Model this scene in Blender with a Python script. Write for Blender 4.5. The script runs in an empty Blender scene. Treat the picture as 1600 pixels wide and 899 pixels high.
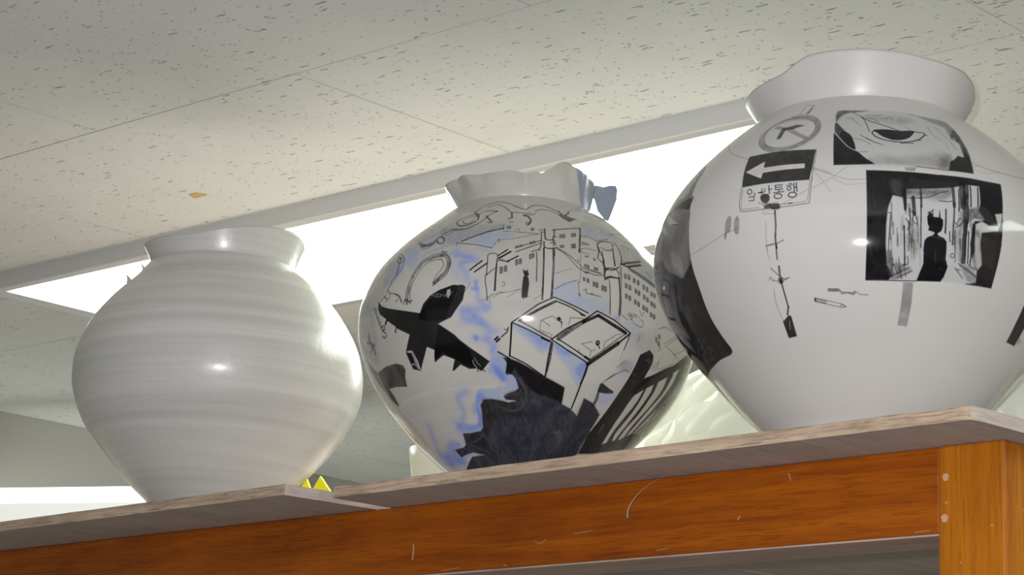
import bpy, bmesh, math, random
import numpy as np
from mathutils import Vector, Matrix, noise
random.seed(7)
CZ = 1.65                                   # height of the camera above the floor
scene = bpy.context.scene
C = scene.collection

# ------------------------------------------------------------------ camera
fwd = Vector((-.66117718, .71053056, .24081334)); up0 = Vector((.16404798, -.1762933, .97057145))
rt0 = fwd.cross(up0).normalized()
s_ = .0425; k_ = math.hypot(1, s_)
# the camera is rolled by about 2.4 degrees
right = (rt0 + up0 * s_).normalized()
up = right.cross(fwd).normalized()
cam_d = bpy.data.cameras.new('camera'); cam = bpy.data.objects.new('camera', cam_d); C.objects.link(cam)
cam_d.sensor_width = 36; cam_d.lens = 3537 / 1600 * 36; cam_d.clip_start = .02
cam.matrix_world = Matrix(((right.x, up.x, -fwd.x, 0), (right.y, up.y, -fwd.y, 0), (right.z, up.z, -fwd.z, CZ), (0, 0, 0, 1)))
scene.camera = cam

# ------------------------------------------------------------------ world, flash, exposure
scene.view_settings.view_transform = 'Standard'; scene.view_settings.look = 'None'
scene.view_settings.gamma = 1; scene.view_settings.use_curve_mapping = False
scene.view_settings.exposure = .64
w = bpy.data.worlds.new('world'); scene.world = w; w.use_nodes = True
w.node_tree.nodes['Background'].inputs[0].default_value = (.84, .90, .85, 1)
w.node_tree.nodes['Background'].inputs[1].default_value = .19
fl = bpy.data.lights.new('camera_flash', 'AREA'); fl.shape = 'RECTANGLE'; fl.size = .011; fl.size_y = .011
fl.energy = 10.8; fl.color = (.98, .965, .985)
flo = bpy.data.objects.new('camera_flash', fl); C.objects.link(flo)
fm = cam.matrix_world.copy(); fm.translation = Vector((0, 0, CZ)) + right * -.020 + up * .020 + fwd * .005
flo.matrix_world = fm

# ------------------------------------------------------------------ helpers
def nodes_of(m):
    m.use_nodes = True
    return m.node_tree.nodes, m.node_tree.links, m.node_tree.nodes['Principled BSDF']

def mat(name, col, rough=.5, spec=.5, metal=0):
    m = bpy.data.materials.new(name); n, l, p = nodes_of(m)
    p.inputs['Base Color'].default_value = (*col, 1); p.inputs['Roughness'].default_value = rough
    p.inputs['Specular IOR Level'].default_value = spec; p.inputs['Metallic'].default_value = metal
    return m

def coords(n, l, scale, kind='Object'):
    tc = n.new('ShaderNodeTexCoord'); mp = n.new('ShaderNodeMapping'); mp.inputs['Scale'].default_value = scale
    if kind == 'World':
        g = n.new('ShaderNodeNewGeometry'); l.new(g.outputs['Position'], mp.inputs['Vector'])
    else:
        l.new(tc.outputs[kind], mp.inputs['Vector'])
    return mp.outputs['Vector']

def tnoise(n, l, vec, scale, detail=3, rough=.55, dist=0):
    t = n.new('ShaderNodeTexNoise'); t.inputs['Scale'].default_value = scale; t.inputs['Detail'].default_value = detail
    t.inputs['Roughness'].default_value = rough; t.inputs['Distortion'].default_value = dist
    l.new(vec, t.inputs['Vector']); return t.outputs['Fac']

def ramp(n, l, fac, stops):
    r = n.new('ShaderNodeValToRGB'); e = r.color_ramp.elements
    while len(e) < len(stops): e.new(.5)
    for q, (p, c) in zip(e, stops): q.position = p; q.color = (*c, 1) if len(c) == 3 else c
    l.new(fac, r.inputs['Fac']); return r.outputs['Color']

def mix(n, l, fac, a, b, mode='MIX'):
    x = n.new('ShaderNodeMix'); x.data_type = 'RGBA'; x.blend_type = mode
    for i, v in ((0, fac), (6, a), (7, b)):
        if hasattr(v, 'is_linked'): l.new(v, x.inputs[i])
        else: x.inputs[i].default_value = v if not isinstance(v, tuple) else (*v, 1)[:4]
    return x.outputs[2]

def bump(n, l, p, h, strength, dist):
    b = n.new('ShaderNodeBump'); b.inputs['Strength'].default_value = strength; b.inputs['Distance'].default_value = dist
    l.new(h, b.inputs['Height']); l.new(b.outputs['Normal'], p.inputs['Normal'])

def link(name, me, m=None, parent=None, loc=(0, 0, 0), rotz=0):
    o = bpy.data.objects.new(name, me); C.objects.link(o)
    if m is not None and me is not None and not me.materials: me.materials.append(m)
    if parent is not None: o.parent = parent
    o.location = loc; o.rotation_euler = (0, 0, rotz)
    return o

def mesh_of(bm, name, smooth=False):
    me = bpy.data.meshes.new(name); bm.normal_update(); bm.to_mesh(me); bm.free()
    if smooth: me.polygons.foreach_set('use_smooth', [True] * len(me.polygons))
    return me

def box_bm(x0, x1, y0, y1, z0, z1, bev=0, seg=2):
    bm = bmesh.new(); bmesh.ops.create_cube(bm, size=1)
    for v in bm.verts:
        v.co = Vector((x0 + (v.co.x + .5) * (x1 - x0), y0 + (v.co.y + .5) * (y1 - y0), z0 + (v.co.z + .5) * (z1 - z0)))
    if bev: bmesh.ops.bevel(bm, geom=bm.edges[:], offset=bev, segments=seg, affect='EDGES', profile=.5)
    return bm

def tag(o, label=None, cat=None, group=None, kind=None):
    for k, v in (('label', label), ('category', cat), ('group', group), ('kind', kind)):
        if v: o[k] = v
    return o

def thing(name, label, cat, loc=(0, 0, 0), rotz=0, group=None):
    return tag(link(name, None, None, None, loc, rotz), label, cat, group)

# ------------------------------------------------------------------ materials
def tile_material():
    m = bpy.data.materials.new('fissured_ceiling_tile'); n, l, p = nodes_of(m)
    v = coords(n, l, (1, 1, 1), 'World')
    big = tnoise(n, l, v, 60, 2); warp = tnoise(n, l, v, 260, 2)
    add = n.new('ShaderNodeVectorMath'); add.operation = 'MULTIPLY_ADD'
    wn = n.new('ShaderNodeTexNoise'); wn.inputs['Scale'].default_value = 160; l.new(v, wn.inputs['Vector'])
    l.new(wn.outputs['Color'], add.inputs[0]); add.inputs[1].default_value = (.006, .006, 0); l.new(v, add.inputs[2])
    v2 = add.outputs[0]
    # pin holes
    vo = n.new('ShaderNodeTexVoronoi'); vo.inputs['Scale'].default_value = 140; l.new(v2, vo.inputs['Vector'])
    lt = n.new('ShaderNodeMath'); lt.operation = 'MULTIPLY_ADD'; lt.inputs[1].default_value = .55; lt.inputs[2].default_value = -.20
    l.new(big, lt.inputs[0])
    sub = n.new('ShaderNodeMath'); sub.operation = 'SUBTRACT'; l.new(vo.outputs['Distance'], sub.inputs[0]); l.new(lt.outputs[0], sub.inputs[1])
    holes = ramp(n, l, sub.outputs[0], [(0.0, (1, 1, 1)), (.09, (0, 0, 0))])
    # worm fissures: stretched cells picked at random
    mp = n.new('ShaderNodeMapping'); mp.inputs['Rotation'].default_value = (0, 0, math.radians(36)); mp.inputs['Scale'].default_value = (.24, 1.3, 1)
    l.new(v2, mp.inputs['Vector'])
    vf = n.new('ShaderNodeTexVoronoi'); vf.inputs['Scale'].default_value = 172; vf.inputs['Randomness'].default_value = 1
    l.new(mp.outputs[0], vf.inputs['Vector'])
    sx = n.new('ShaderNodeSeparateColor'); l.new(vf.outputs['Color'], sx.inputs[0])
    th = n.new('ShaderNodeMath'); th.operation = 'MULTIPLY_ADD'; th.inputs[1].default_value = .9; th.inputs[2].default_value = -.655; l.new(sx.outputs[0], th.inputs[0])
    sf = n.new('ShaderNodeMath'); sf.operation = 'SUBTRACT'; l.new(vf.outputs['Distance'], sf.inputs[0]); l.new(th.outputs[0], sf.inputs[1])
    fis = ramp(n, l, sf.outputs[0], [(0.0, (1, 1, 1)), (.10, (0, 0, 0))])
    mx = n.new('ShaderNodeMath'); mx.operation = 'MAXIMUM'; l.new(holes, mx.inputs[0]); l.new(fis, mx.inputs[1])
    ink = n.new('ShaderNodeMath'); ink.operation = 'MULTIPLY'; ink.inputs[1].default_value = .62; l.new(mx.outputs[0], ink.inputs[0])
    stain = tnoise(n, l, v, 5, 3)
    base = ramp(n, l, stain, [(.3, (.78, .79, .77)), (.7, (.85, .86, .84))])
    col = mix(n, l, ink.outputs[0], base, (.20, .19, .16))
    l.new(col, p.inputs['Base Color']); p.inputs['Roughness'].default_value = .9; p.inputs['Specular IOR Level'].default_value = .15
    inv = n.new('ShaderNodeMath'); inv.operation = 'SUBTRACT'; inv.inputs[0].default_value = 1; l.new(mx.outputs[0], inv.inputs[1])
    bump(n, l, p, inv.outputs[0], .6, .0012)
    return m

def wood_material(name, dark, light, axis='X', rough=.42, grain=1.0, specks=True, coat=.05, spec=.3):
    m = bpy.data.materials.new(name); n, l, p = nodes_of(m)
    sc = {'X': (1.2, 22, 22), 'Y': (22, 1.2, 22), 'Z': (22, 22, 1.2)}[axis]
    v = coords(n, l, sc, 'Object'); vw = coords(n, l, (1, 1, 1), 'Object')
    a = tnoise(n, l, v, 3.2, 6, .62, .6); fine = tnoise(n, l, v, 22, 4, .7)
    patch = tnoise(n, l, vw, 9, 3)
    c = ramp(n, l, a, [(.30, dark), (.72, light)])
    c2 = mix(n, l, ramp(n, l, fine, [(.35, (1, 1, 1)), (.52, (0, 0, 0))]), c, tuple(x * .55 for x in dark))
    c2 = mix(n, l, .55 * grain, c, c2)
    c3 = mix(n, l, ramp(n, l, patch, [(.35, (0, 0, 0)), (.75, (.35, .35, .35))]), c2, tuple(min(1, x * 1.25) for x in light))
    out = c3
    if specks:
        sp = n.new('ShaderNodeTexVoronoi'); sp.inputs['Scale'].default_value = 95; l.new(vw, sp.inputs['Vector'])
        cs = n.new('ShaderNodeSeparateColor'); l.new(sp.outputs['Color'], cs.inputs[0])
        t = n.new('ShaderNodeMath'); t.operation = 'MULTIPLY_ADD'; t.inputs[1].default_value = .5; t.inputs[2].default_value = -.40; l.new(cs.outputs[1], t.inputs[0])
        q = n.new('ShaderNodeMath'); q.operation = 'LESS_THAN'; l.new(sp.outputs['Distance'], q.inputs[0]); l.new(t.outputs[0], q.inputs[1])
        qq = n.new('ShaderNodeMath'); qq.operation = 'MULTIPLY'; qq.inputs[1].default_value = .45; l.new(q.outputs[0], qq.inputs[0])
        out = mix(n, l, qq.outputs[0], c3, (.62, .45, .33))
    l.new(out, p.inputs['Base Color'])
    p.inputs['Roughness'].default_value = rough; p.inputs['Specular IOR Level'].default_value = spec
    p.inputs['Coat Weight'].default_value = coat; p.inputs['Coat Roughness'].default_value = .3
    bump(n, l, p, fine, .25, .0006)
    return m

def glaze_material(name, cols, rough, image=None, band=0, coat=0.0):
    m = bpy.data.materials.new(name); n, l, p = nodes_of(m)
    v = coords(n, l, (1, 1, 1), 'Object'); vb = coords(n, l, (1.1, 1.1, 46), 'Object')
    bands = tnoise(n, l, vb, 1.6, 5, .6, .15); cloud = tnoise(n, l, v, 9, 3)
    base = ramp(n, l, bands if band else cloud, [(.32, cols[0]), (.68, cols[1])])
    speck = n.new('ShaderNodeTexVoronoi'); speck.inputs['Scale'].default_value = 120; l.new(v, speck.inputs['Vector'])
    cs = n.new('ShaderNodeSeparateColor'); l.new(speck.outputs['Color'], cs.inputs[0])
    t = n.new('ShaderNodeMath'); t.operation = 'MULTIPLY_ADD'; t.inputs[1].default_value = 1; t.inputs[2].default_value = -.93; l.new(cs.outputs[0], t.inputs[0])
    q = n.new('ShaderNodeMath'); q.operation = 'LESS_THAN'; l.new(speck.outputs['Distance'], q.inputs[0]); l.new(t.outputs[0], q.inputs[1])
    q2 = n.new('ShaderNodeMath'); q2.operation = 'MULTIPLY'; q2.inputs[1].default_value = .5; l.new(q.outputs[0], q2.inputs[0])
    c = mix(n, l, q2.outputs[0], base, (.25, .22, .18))
    if image is not None:
        uv = n.new('ShaderNodeUVMap'); uv.uv_map = 'wrap'
        ti = n.new('ShaderNodeTexImage'); ti.image = image; ti.interpolation = 'Cubic'; ti.extension = 'EXTEND'
        l.new(uv.outputs[0], ti.inputs[0])
        c = mix(n, l, ti.outputs['Alpha'], c, ti.outputs['Color'])
    l.new(c, p.inputs['Base Color'])
    p.inputs['Roughness'].default_value = rough; p.inputs['Specular IOR Level'].default_value = .38
    p.inputs['Coat Weight'].default_value = coat; p.inputs['Coat Roughness'].default_value = .24
    if band:
        fine = tnoise(n, l, v, 170, 2)
        bump(n, l, p, fine, .35, .0010)
    else:
        bump(n, l, p, tnoise(n, l, v, 22, 2), .07, .0012)
    return m

M_tile = tile_material()
M_white = mat('white_enamelled_metal', (.74, .74, .73), .35)
M_frame = mat('light_housing_enamel', (.60, .60, .61), .4)
M_wall = mat('grey_painted_wall', (.46, .45, .41), .8)
M_floor = mat('grey_floor', (.34, .33, .30), .6)
M_back = mat('ceiling_backing', (.12, .12, .11), .9)
M_core = mat('tile_core', (.58, .58, .55), .9)
M_orange = wood_material('varnished_orange_wood_rail', (.18, .030, .001), (.43, .108, .002), 'X')
M_orange_v = wood_material('varnished_orange_wood_post', (.30, .075, .002), (.52, .180, .006), 'Z')
M_board = wood_material('raw_plywood_face', (.42, .35, .32), (.57, .49, .45), 'Y', rough=.75, coat=0, specks=False, spec=.2)
M_edge = wood_material('raw_plywood_edge', (.36, .245, .17), (.66, .52, .39), 'X', rough=.8, coat=0, specks=False, grain=1.6, spec=.2)
M_cut = wood_material('raw_plywood_cut_end', (.50, .42, .37), (.62, .54, .49), 'Y', rough=.8, coat=0, specks=False, spec=.2)
M_raw = wood_material('raw_brown_wood', (.40, .27, .22), (.56, .40, .33), 'X', rough=.8, coat=0, specks=False, spec=.2)
M_plug = mat('pale_wood_filler', (.62, .36, .20), .6)
M_yellow = mat('bright_yellow_card', (.95, .86, .01), .6)

def emitter(name, col, strength):
    m = bpy.data.materials.new(name); n, l, p = nodes_of(m)
    p.inputs['Base Color'].default_value = (.9, .9, .9, 1)
    p.inputs['Emission Color'].default_value = (*col, 1); p.inputs['Emission Strength'].default_value = strength
    return m
M_light = emitter('lit_diffuser', (.93, 1.0, .90), 5.4)
M_blind = emitter('glowing_blind', (.90, .93, .86), .34)  # blind's brightness is put into its material as emission
M_pane = emitter('glowing_pane', (.97, 1.0, .93), .85)

# ------------------------------------------------------------------ room shell
ZC = CZ + .70
TH = .012
def plane_box(name, x0, x1, y0, y1, z0, z1, m):
    return tag(link(name, mesh_of(box_bm(x0, x1, y0, y1, z0, z1), name), m), kind='structure')
ceiling = plane_box('ceiling', -3.45, 3.0, -2.5, 3.6, ZC + TH, ZC + .06, M_back)
plane_box('floor', -3.45, 3.0, -2.5, 3.6, -.05, 0, M_floor)
plane_box('wall_left', -3.40, -3.276, -2.5, 3.6, 0, ZC + TH, M_wall)
plane_box('wall_back', -3.40, 3.0, 3.42, 3.6, 0, ZC + TH, M_wall)
# rows of 300 x 600 mm mineral tiles with staggered joints
full = None
gap = .0005
for row in range(-11, 8):
    y0 = 1.3356 + .3 * row - .0
    y1 = y0 + .3
    if y0 > 3.42: continue
    y1 = min(y1, 3.42)
    off = -1.533 if row % 2 == 0 else -1.835 + .3
    off = -1.533 if row % 2 == 0 else -1.835
    k0 = -4
    for k in range(-4, 8):
        x0 = off + .6 * k; x1 = x0 + .6
        if x1 < -3.27 or x0 > 2.9: continue
        x0c, x1c = max(x0, -3.276), min(x1, 3.0)
        if x1c - x0c < .02: continue
        whole = abs(x1c - x0c - .6) < 1e-6 and abs(y1 - y0 - .3) < 1e-6
        if whole and full is not None:
            me = full
        else:
            me = mesh_of(box_bm(-(x1c - x0c) / 2 + gap, (x1c - x0c) / 2 - gap, -(y1 - y0) / 2 + gap, (y1 - y0) / 2 - gap, 0, TH, .0005, 1), 'ceiling_tile')
            me.materials.append(M_tile); me.materials.append(M_core)
            for q_ in me.polygons: q_.material_index = 0 if q_.normal.z < -.9 else 1
            if whole: full = me
        t = link('ceiling_tile', me, None, ceiling, ((x0c + x1c) / 2, (y0 + y1) / 2, ZC + random.uniform(-.0004, .0004)))
        t.rotation_euler = (random.uniform(-.0006, .0006), random.uniform(-.0006, .0006), 0)

st = bmesh.new()
vs = [st.verts.new((-1.931 + .006 * math.cos(a) * (1 + .5 * math.sin(3 * a)) + .004 * math.cos(a), 1.549 + .010 * math.sin(a) * (1 + .4 * math.cos(2 * a)), ZC - .0012)) for a in [k * math.pi / 8 for k in range(16)]]
vt = [st.verts.new((v.co.x, v.co.y, ZC - .0003)) for v in vs]
st.faces.new(vs[::-1])
for i in range(16): st.faces.new((vs[i], vs[(i + 1) % 16], vt[(i + 1) % 16], vt[i]))
link('rust_stain', mesh_of(st, 'rust_stain'), mat('rust_orange_mark', (.66, .48, .20), .9), ceiling)

# unidentified bright strip low at the left, built as an angled glowing window
bay = Vector((.9153, .4028, 0)).normalized()
ang = math.atan2(bay.y, bay.x)
win = tag(link('window_1', mesh_of(box_bm(0, .62, -.012, .0, -.95, .0), 'window_1'), M_pane, None, (-3.27, 2.1677, CZ + .5531), ang), kind='structure')
fb = box_bm(0, .62, -.026, -.013, -.95, -.0283, .002)
link('window_blind', mesh_of(fb, 'window_blind'), M_blind, win)
fb = box_bm(0, .62, -.028, -.013, -.99, -.951, .002)
link('window_sill', mesh_of(fb, 'window_sill'), M_white, win)

# ------------------------------------------------------------------ ceiling lights
def lamp_box(label, x0, x1, y0, y1, group, endlip=.030):
    t = thing('ceiling_light', label, 'light', ((x0 + x1) / 2, (y0 + y1) / 2, ZC), 0, group)
    hx, hy = (x1 - x0) / 2, (y1 - y0) / 2
    bm = bmesh.new(); d = -.0205; lip = .013
    rings = []
    for (ex, ez, k_) in ((.05, 0, 0), (0, 0, 0), (.002, d + .001, 0), (.005, d, 0), (.005 + lip, d, 1), (.005 + lip + .001, d + .003, 1)):
        rings.append([bm.verts.new((sx * (hx - ex - k_ * (endlip - lip)), sy * (hy - ex), ez)) for sx, sy in ((-1, -1), (1, -1), (1, 1), (-1, 1))])
    for a, b in zip(rings, rings[1:]):
        for i in range(4): bm.faces.new((a[i], a[(i + 1) % 4], b[(i + 1) % 4], b[i]))
    link('housing', mesh_of(bm, 'housing'), M_frame, t)
    e = .005 + lip + .001
    df = bmesh.new(); df.faces.new([df.verts.new((sx * (hx - e - endlip + lip), sy * (hy - e), d + .003)) for sx, sy in ((-1, -1), (-1, 1), (1, 1), (1, -1))])
    dm = mesh_of(df, 'diffuser'); dm.materials.append(M_light); link('diffuser', dm, None, t)
    link('backplate', mesh_of(box_bm(-hx + .004, hx - .004, -hy + .004, hy - .004, d + .006, -.0004), 'backplate'), M_white, t)
    return t
lamp_box('long flat ceiling light panel glowing white behind the three vases', -2.478, -1.19, 1.6385, 1.962, None)
lamp_box('ceiling light panel further right in the same row, beyond the largest vase', -.26, 1.03, 1.6385, 1.962, None)
lamp_box('second lit ceiling panel, set crosswise beyond the long one, mostly hidden by the middle vase', -1.905, -1.583, 1.963, 3.10, None)

# ------------------------------------------------------------------ rack and boards
yaw = math.radians(-2.5)
ZS = CZ + .27
rack = thing('wooden_rack', 'orange varnished wooden rack frame under the plywood boards', 'rack', (-.7690, 1.2715, ZS - 1.92), yaw)
# local frame: x runs along the front, 0 is the middle of the right post
H = 1.92
def rk(name, x0, x1, y0, y1, z0, z1, m, bev=.0015):
    return link(name, mesh_of(box_bm(x0, x1, y0, y1, z0, z1, bev), name), m, rack)
pw = .0257
rk('post', -pw, pw, 0, .05, 0, H - .0002, M_orange_v, .002)
rk('post', -pw - 1.55, pw - 1.55, 0, .05, 0, H - .0002, M_orange_v, .002)
rk('post', -pw, pw, .66, .71, 0, H - .0002, M_orange_v, .002)
rk('post', -pw - 1.55, pw - 1.55, .66, .71, 0, H - .0002, M_orange_v, .002)
rk('front_rail', -pw - 1.50 - .0, -pw - .0003, .0022, .050, H - .0575, H - .0003, M_orange)
rk('rail_underside', -pw - 1.499, -pw - .0006, .0040, .0562, H - .0590, H - .0576, M_raw, .0002)
rk('back_rail', -pw - 1.50, -pw - .0003, .684, .708, H - .0575, H - .0003, M_orange)
rk('side_rail', -.012, .012, .051, .659, H - .0575, H - .0003, M_orange)
rk('side_rail', -.012 - 1.55, .012 - 1.55, .051, .659, H - .0575, H - .0003, M_orange)
def disc(name, x, z, r, m, sq=1.0):
    bm = bmesh.new(); ret = bmesh.ops.create_cone(bm, cap_ends=True, segments=14, radius1=r, radius2=r * .9, depth=.0008)
    for v in bm.verts:
        v.co = Vector((v.co.x * (1 + .15 * math.sin(5 * v.co.y / r)), v.co.z, v.co.y * sq))
    for v in bm.verts: v.co += Vector((x, -.0004, z))
    return link(name, mesh_of(bm, name), m, rack)
disc('nail_plug', -.0190, H - .0215, .0024, M_plug, 1.1)
disc('nail_plug', -.0199, H - .0485, .0026, M_plug, 1.1)
def chip(pts, r, m, name='paint_chip'):
    bm = bmesh.new()
    for a, b in zip(pts, pts[1:]):
        a, b = Vector(a), Vector(b); d = (b - a)
        u = Vector((0, 1, 0)).cross(d).normalized() * r
        vs = [bm.verts.new(q) for q in (a - u, a + u, b + u * .7, b - u * .7, a - u * .5 + Vector((0, -.0008, 0)), a + u * .5 + Vector((0, -.0008, 0)), b + u * .4 + Vector((0, -.0008, 0)), b - u * .4 + Vector((0, -.0008, 0)))]
        for f in ((4, 5, 6, 7), (0, 1, 5, 4), (1, 2, 6, 5), (2, 3, 7, 6), (3, 0, 4, 7)): bm.faces.new([vs[i] for i in f])
    return link(name, mesh_of(bm, name), m, rack)
M_chip = mat('dried_slip_splash', (.45, .27, .15), .7)
RY = .0020
chip([(-.5365, RY, -.0325 + H), (-.5350, RY, -.0335 + H), (-.5355, RY, -.0455 + H)], .0006, M_chip, 'slip_drip')
chip([(-.3975, RY, H - .0385), (-.3915, RY, H - .0415), (-.3850, RY, H - .0385)], .0003, M_chip, 'slip_drip')
for (x, z, dx, dz) in ((-.151, -.0075, .002, -.005), (-.196, -.0370, .002, .003), (-.272, -.054, .012, .001), (-.045, -.0560, .012, .0005), (-.430, -.055, .004, -.002), (-.50, -.056, .020, .001), (-.355, -.036, .018, .001)):
    chip([(x, RY, H + z), (x + dx, RY, H + z + dz)], .0004, M_chip, 'slip_fleck')

def board(name, label, corner, length, depth, th, yaw_deg, seed, skew=0, corner_r=0):
    t = thing(name, label, 'board', (corner[0], corner[1], ZS), math.radians(yaw_deg))
    nx, ny = 220, 22
    rnd = random.Random(seed)
    def edge(x): return .0007 * noise.noise(Vector((x * 60, seed, 0))) + .0008 * noise.noise(Vector((x * 14, seed, 3)))
    bm = bmesh.new()
    T = {}; B = {}
    for i in range(nx + 1):
        x0_ = -length * (i / nx) ** 1.5
        for j in range(ny + 1):
            y = depth * (j / ny) ** 2.4; x = x0_
            if corner_r and x > -corner_r and y < corner_r:
                d_ = Vector((x + corner_r, y - corner_r)); m_ = max(abs(d_.x), abs(d_.y)) / max(d_.length, 1e-9)
                x, y = -corner_r + d_.x * (m_ * .55 + .45), corner_r + d_.y * (m_ * .55 + .45)
            e = edge(x) if j == 0 else 0
            ex = (.0012 * noise.noise(Vector((y * 40, seed, 7))) if i in (0, nx) else 0) + skew * min(y, .36)
            up_ = (.0006 * noise.noise(Vector((x * 25, seed, 9)))) if j == 0 else 0
            T[i, j] = bm.verts.new((x + ex, y + e + (.0007 if j == 0 else 0), th + up_))
            B[i, j] = bm.verts.new((x + ex, y + e, 0))
    for i in range(nx):
        for j in range(ny):
            bm.faces.new((T[i, j], T[i, j + 1], T[i + 1, j + 1], T[i + 1, j])).material_index = 0
            bm.faces.new((B[i, j], B[i + 1, j], B[i + 1, j + 1], B[i, j + 1])).material_index = 0
        bm.faces.new((T[i, 0], T[i + 1, 0], B[i + 1, 0], B[i, 0])).material_index = 1
        bm.faces.new((T[i, ny], B[i, ny], B[i + 1, ny], T[i + 1, ny])).material_index = 1
    for j in range(ny):
        bm.faces.new((T[0, j], B[0, j], B[0, j + 1], T[0, j + 1])).material_index = 2
        bm.faces.new((T[nx, j], T[nx, j + 1], B[nx, j + 1], B[nx, j])).material_index = 2
    bmesh.ops.recalc_face_normals(bm, faces=bm.faces[:])
    me = mesh_of(bm, 'panel')
    for q in (M_board, M_edge, M_cut): me.materials.append(q)
    link('panel', me, None, t)
    return t
board('plywood_board', 'right raw plywood board carrying the two painted vases', (-.7262, 1.2030), .6150, .76, .009, -3.3, 3, 0, .011)
board('plywood_board', 'left raw plywood board carrying the plain white vase', (-1.3660, 1.2090), .80, .76, .009, -3.3, 11, .062, .004)

# ------------------------------------------------------------------ vases
def spl(zk, v, z):
    zk = np.array(zk); v = np.array(v); z = np.asarray(z, float)
    nn = len(zk); h = np.diff(zk); A = np.eye(nn); b = np.zeros(nn)
    for i in range(1, nn - 1):
        A[i, i - 1] = h[i - 1]; A[i, i] = 2 * (h[i - 1] + h[i]); A[i, i + 1] = h[i]; b[i] = 6 * ((v[i + 1] - v[i]) / h[i] - (v[i] - v[i - 1]) / h[i - 1])
    m = np.linalg.solve(A, b); j = np.clip(np.searchsorted(zk, z) - 1, 0, nn - 2); t = z - zk[j]; H_ = h[j]
    return v[j] + t * ((v[j + 1] - v[j]) / H_ - H_ * (2 * m[j] + m[j + 1]) / 6) + t * t * m[j] / 2 + t ** 3 * (m[j + 1] - m[j]) / (6 * H_)

def sm(t): t = np.clip(t, 0, 1); return t * t * (3 - 2 * t)
def ang_interp(tab, th):
    """periodic smooth interpolation of (degrees, value) pairs"""
    a = np.array([p[0] for p in tab], float); v = np.array([p[1] for p in tab], float)
    a = np.concatenate([a - 360, a, a + 360]); v = np.concatenate([v, v, v]); o = np.argsort(a)
    d = (np.degrees(th) + 180) % 360 - 180
    return np.interp(d, a[o], v[o])

def make_body(p, NT=288):
    """body wall and neck collar as lathed meshes in a frame whose origin is the foot centre on the board"""
    th = np.linspace(-math.pi, math.pi, NT + 1)
    cen = np.array(p['cen']); vv = cen / np.linalg.norm(cen); rt = np.array([vv[1], -vv[0]])
    z0 = .279; zj = p['zj']
    zs = np.concatenate([[z0, z0 + .0008], np.linspace(z0 + .002, zj, 110)])
    rr = spl(p['z'], p['r'], zs)
    foot = p['foot']; f = sm((zs - z0) / .032); rr = rr * f + (foot + (zs - z0) * .25) * (1 - f) if p.get('blend', True) else rr
    rr[0] = rr[1] - .0012
    of = spl(p['z'], p['off'], zs)
    of = of * sm((zs - z0) / .03)
    tj = sm((zs - (zj - .02)) / .02); of = of * (1 - tj) + p['offj'] * tj
    amp = p.get('ridge', .0004)
    R = np.zeros((len(zs), NT + 1))
    for i, z in enumerate(zs):
        for k in range(0, NT + 1):
            t = th[k]
            q = noise.noise(Vector((math.cos(t) * .35, math.sin(t) * .35, (z + .004 * t / math.pi) * 55)))
            q2 = noise.noise(Vector((math.cos(t) * 1.1, math.sin(t) * 1.1, z * 7 + p['seed'])))
            R[i, k] = rr[i] + (amp * q + .0006 * q2) * float(sm((zs[i] - z0) / .03)) * float(sm((zj + .002 - zs[i]) / .01))
    R[:, -1] = R[:, 0]
    X = rt[0] * of[:, None] + R * np.cos(th); Y = rt[1] * of[:, None] + R * np.sin(th)
    Z = np.repeat((zs - z0)[:, None], NT + 1, 1)
    V = np.stack([X, Y, Z], -1)
    # the neck continues from the last ring
    zr = ang_interp(p['rim'], th); ker = np.array([1, 2, 3, 2, 1.]) / 9
    zr = np.convolve(np.concatenate([zr[-5:-1], zr, zr[1:5]]), ker, 'same')[4:-4]
    Rr = ang_interp(p['rimR'], th)
    Rr = np.convolve(np.concatenate([Rr[-7:-1], Rr, Rr[1:7]]), np.ones(5) / 5, 'same')[6:-6]
    zr[-1] = zr[0]; Rr[-1] = Rr[0]
    rings = []
    NS = 16
    for i in range(NS + 1):
        s = i / NS
        o_ = p['offj'] + (p['offr'] - p['offj']) * s
        r_ = R[-1] + (Rr - R[-1]) * (s ** p['flare']) - p.get('pinch', .0) * math.sin(math.pi * min(1, s * 2)) * (s < .5)
        r_ = r_ + p.get('wob', 0) * s * np.array([noise.noise(Vector((math.cos(t) * 4, math.sin(t) * 4, s * 1.2 + p['seed']))) for t in th])
        z_ = (zj - z0) + (zr - zj) * s
        rings.append(np.stack([rt[0] * o_ + r_ * np.cos(th), rt[1] * o_ + r_ * np.sin(th), z_], -1))
    wt = .0035
    for (dr, dz) in ((-.0006, .0010), (-.0018, .0014), (-.0030, .0008), (-wt, -.0010)):
        r_ = Rr + dr + p.get('wob', 0) * np.array([noise.noise(Vector((math.cos(t) * 4, math.sin(t) * 4, 1.2 + p['seed']))) for t in th])
        rings.append(np.stack([rt[0] * p['offr'] + r_ * np.cos(th), rt[1] * p['offr'] + r_ * np.sin(th), (zr - z0) + dz - .0012], -1))
    for s in (.6, .3, 0, -.5):
        r_ = R[-1] + (Rr - R[-1]) * (max(s, 0) ** p['flare']) - wt
        if s < 0: r_ = r_ + .004
        rings.append(np.stack([rt[0] * p['offj'] + r_ * np.cos(th), rt[1] * p['offj'] + r_ * np.sin(th), (zj - z0) + (zr - zj) * s], -1))
    neck = np.stack(rings)
    return V, neck, zs - z0

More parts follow.
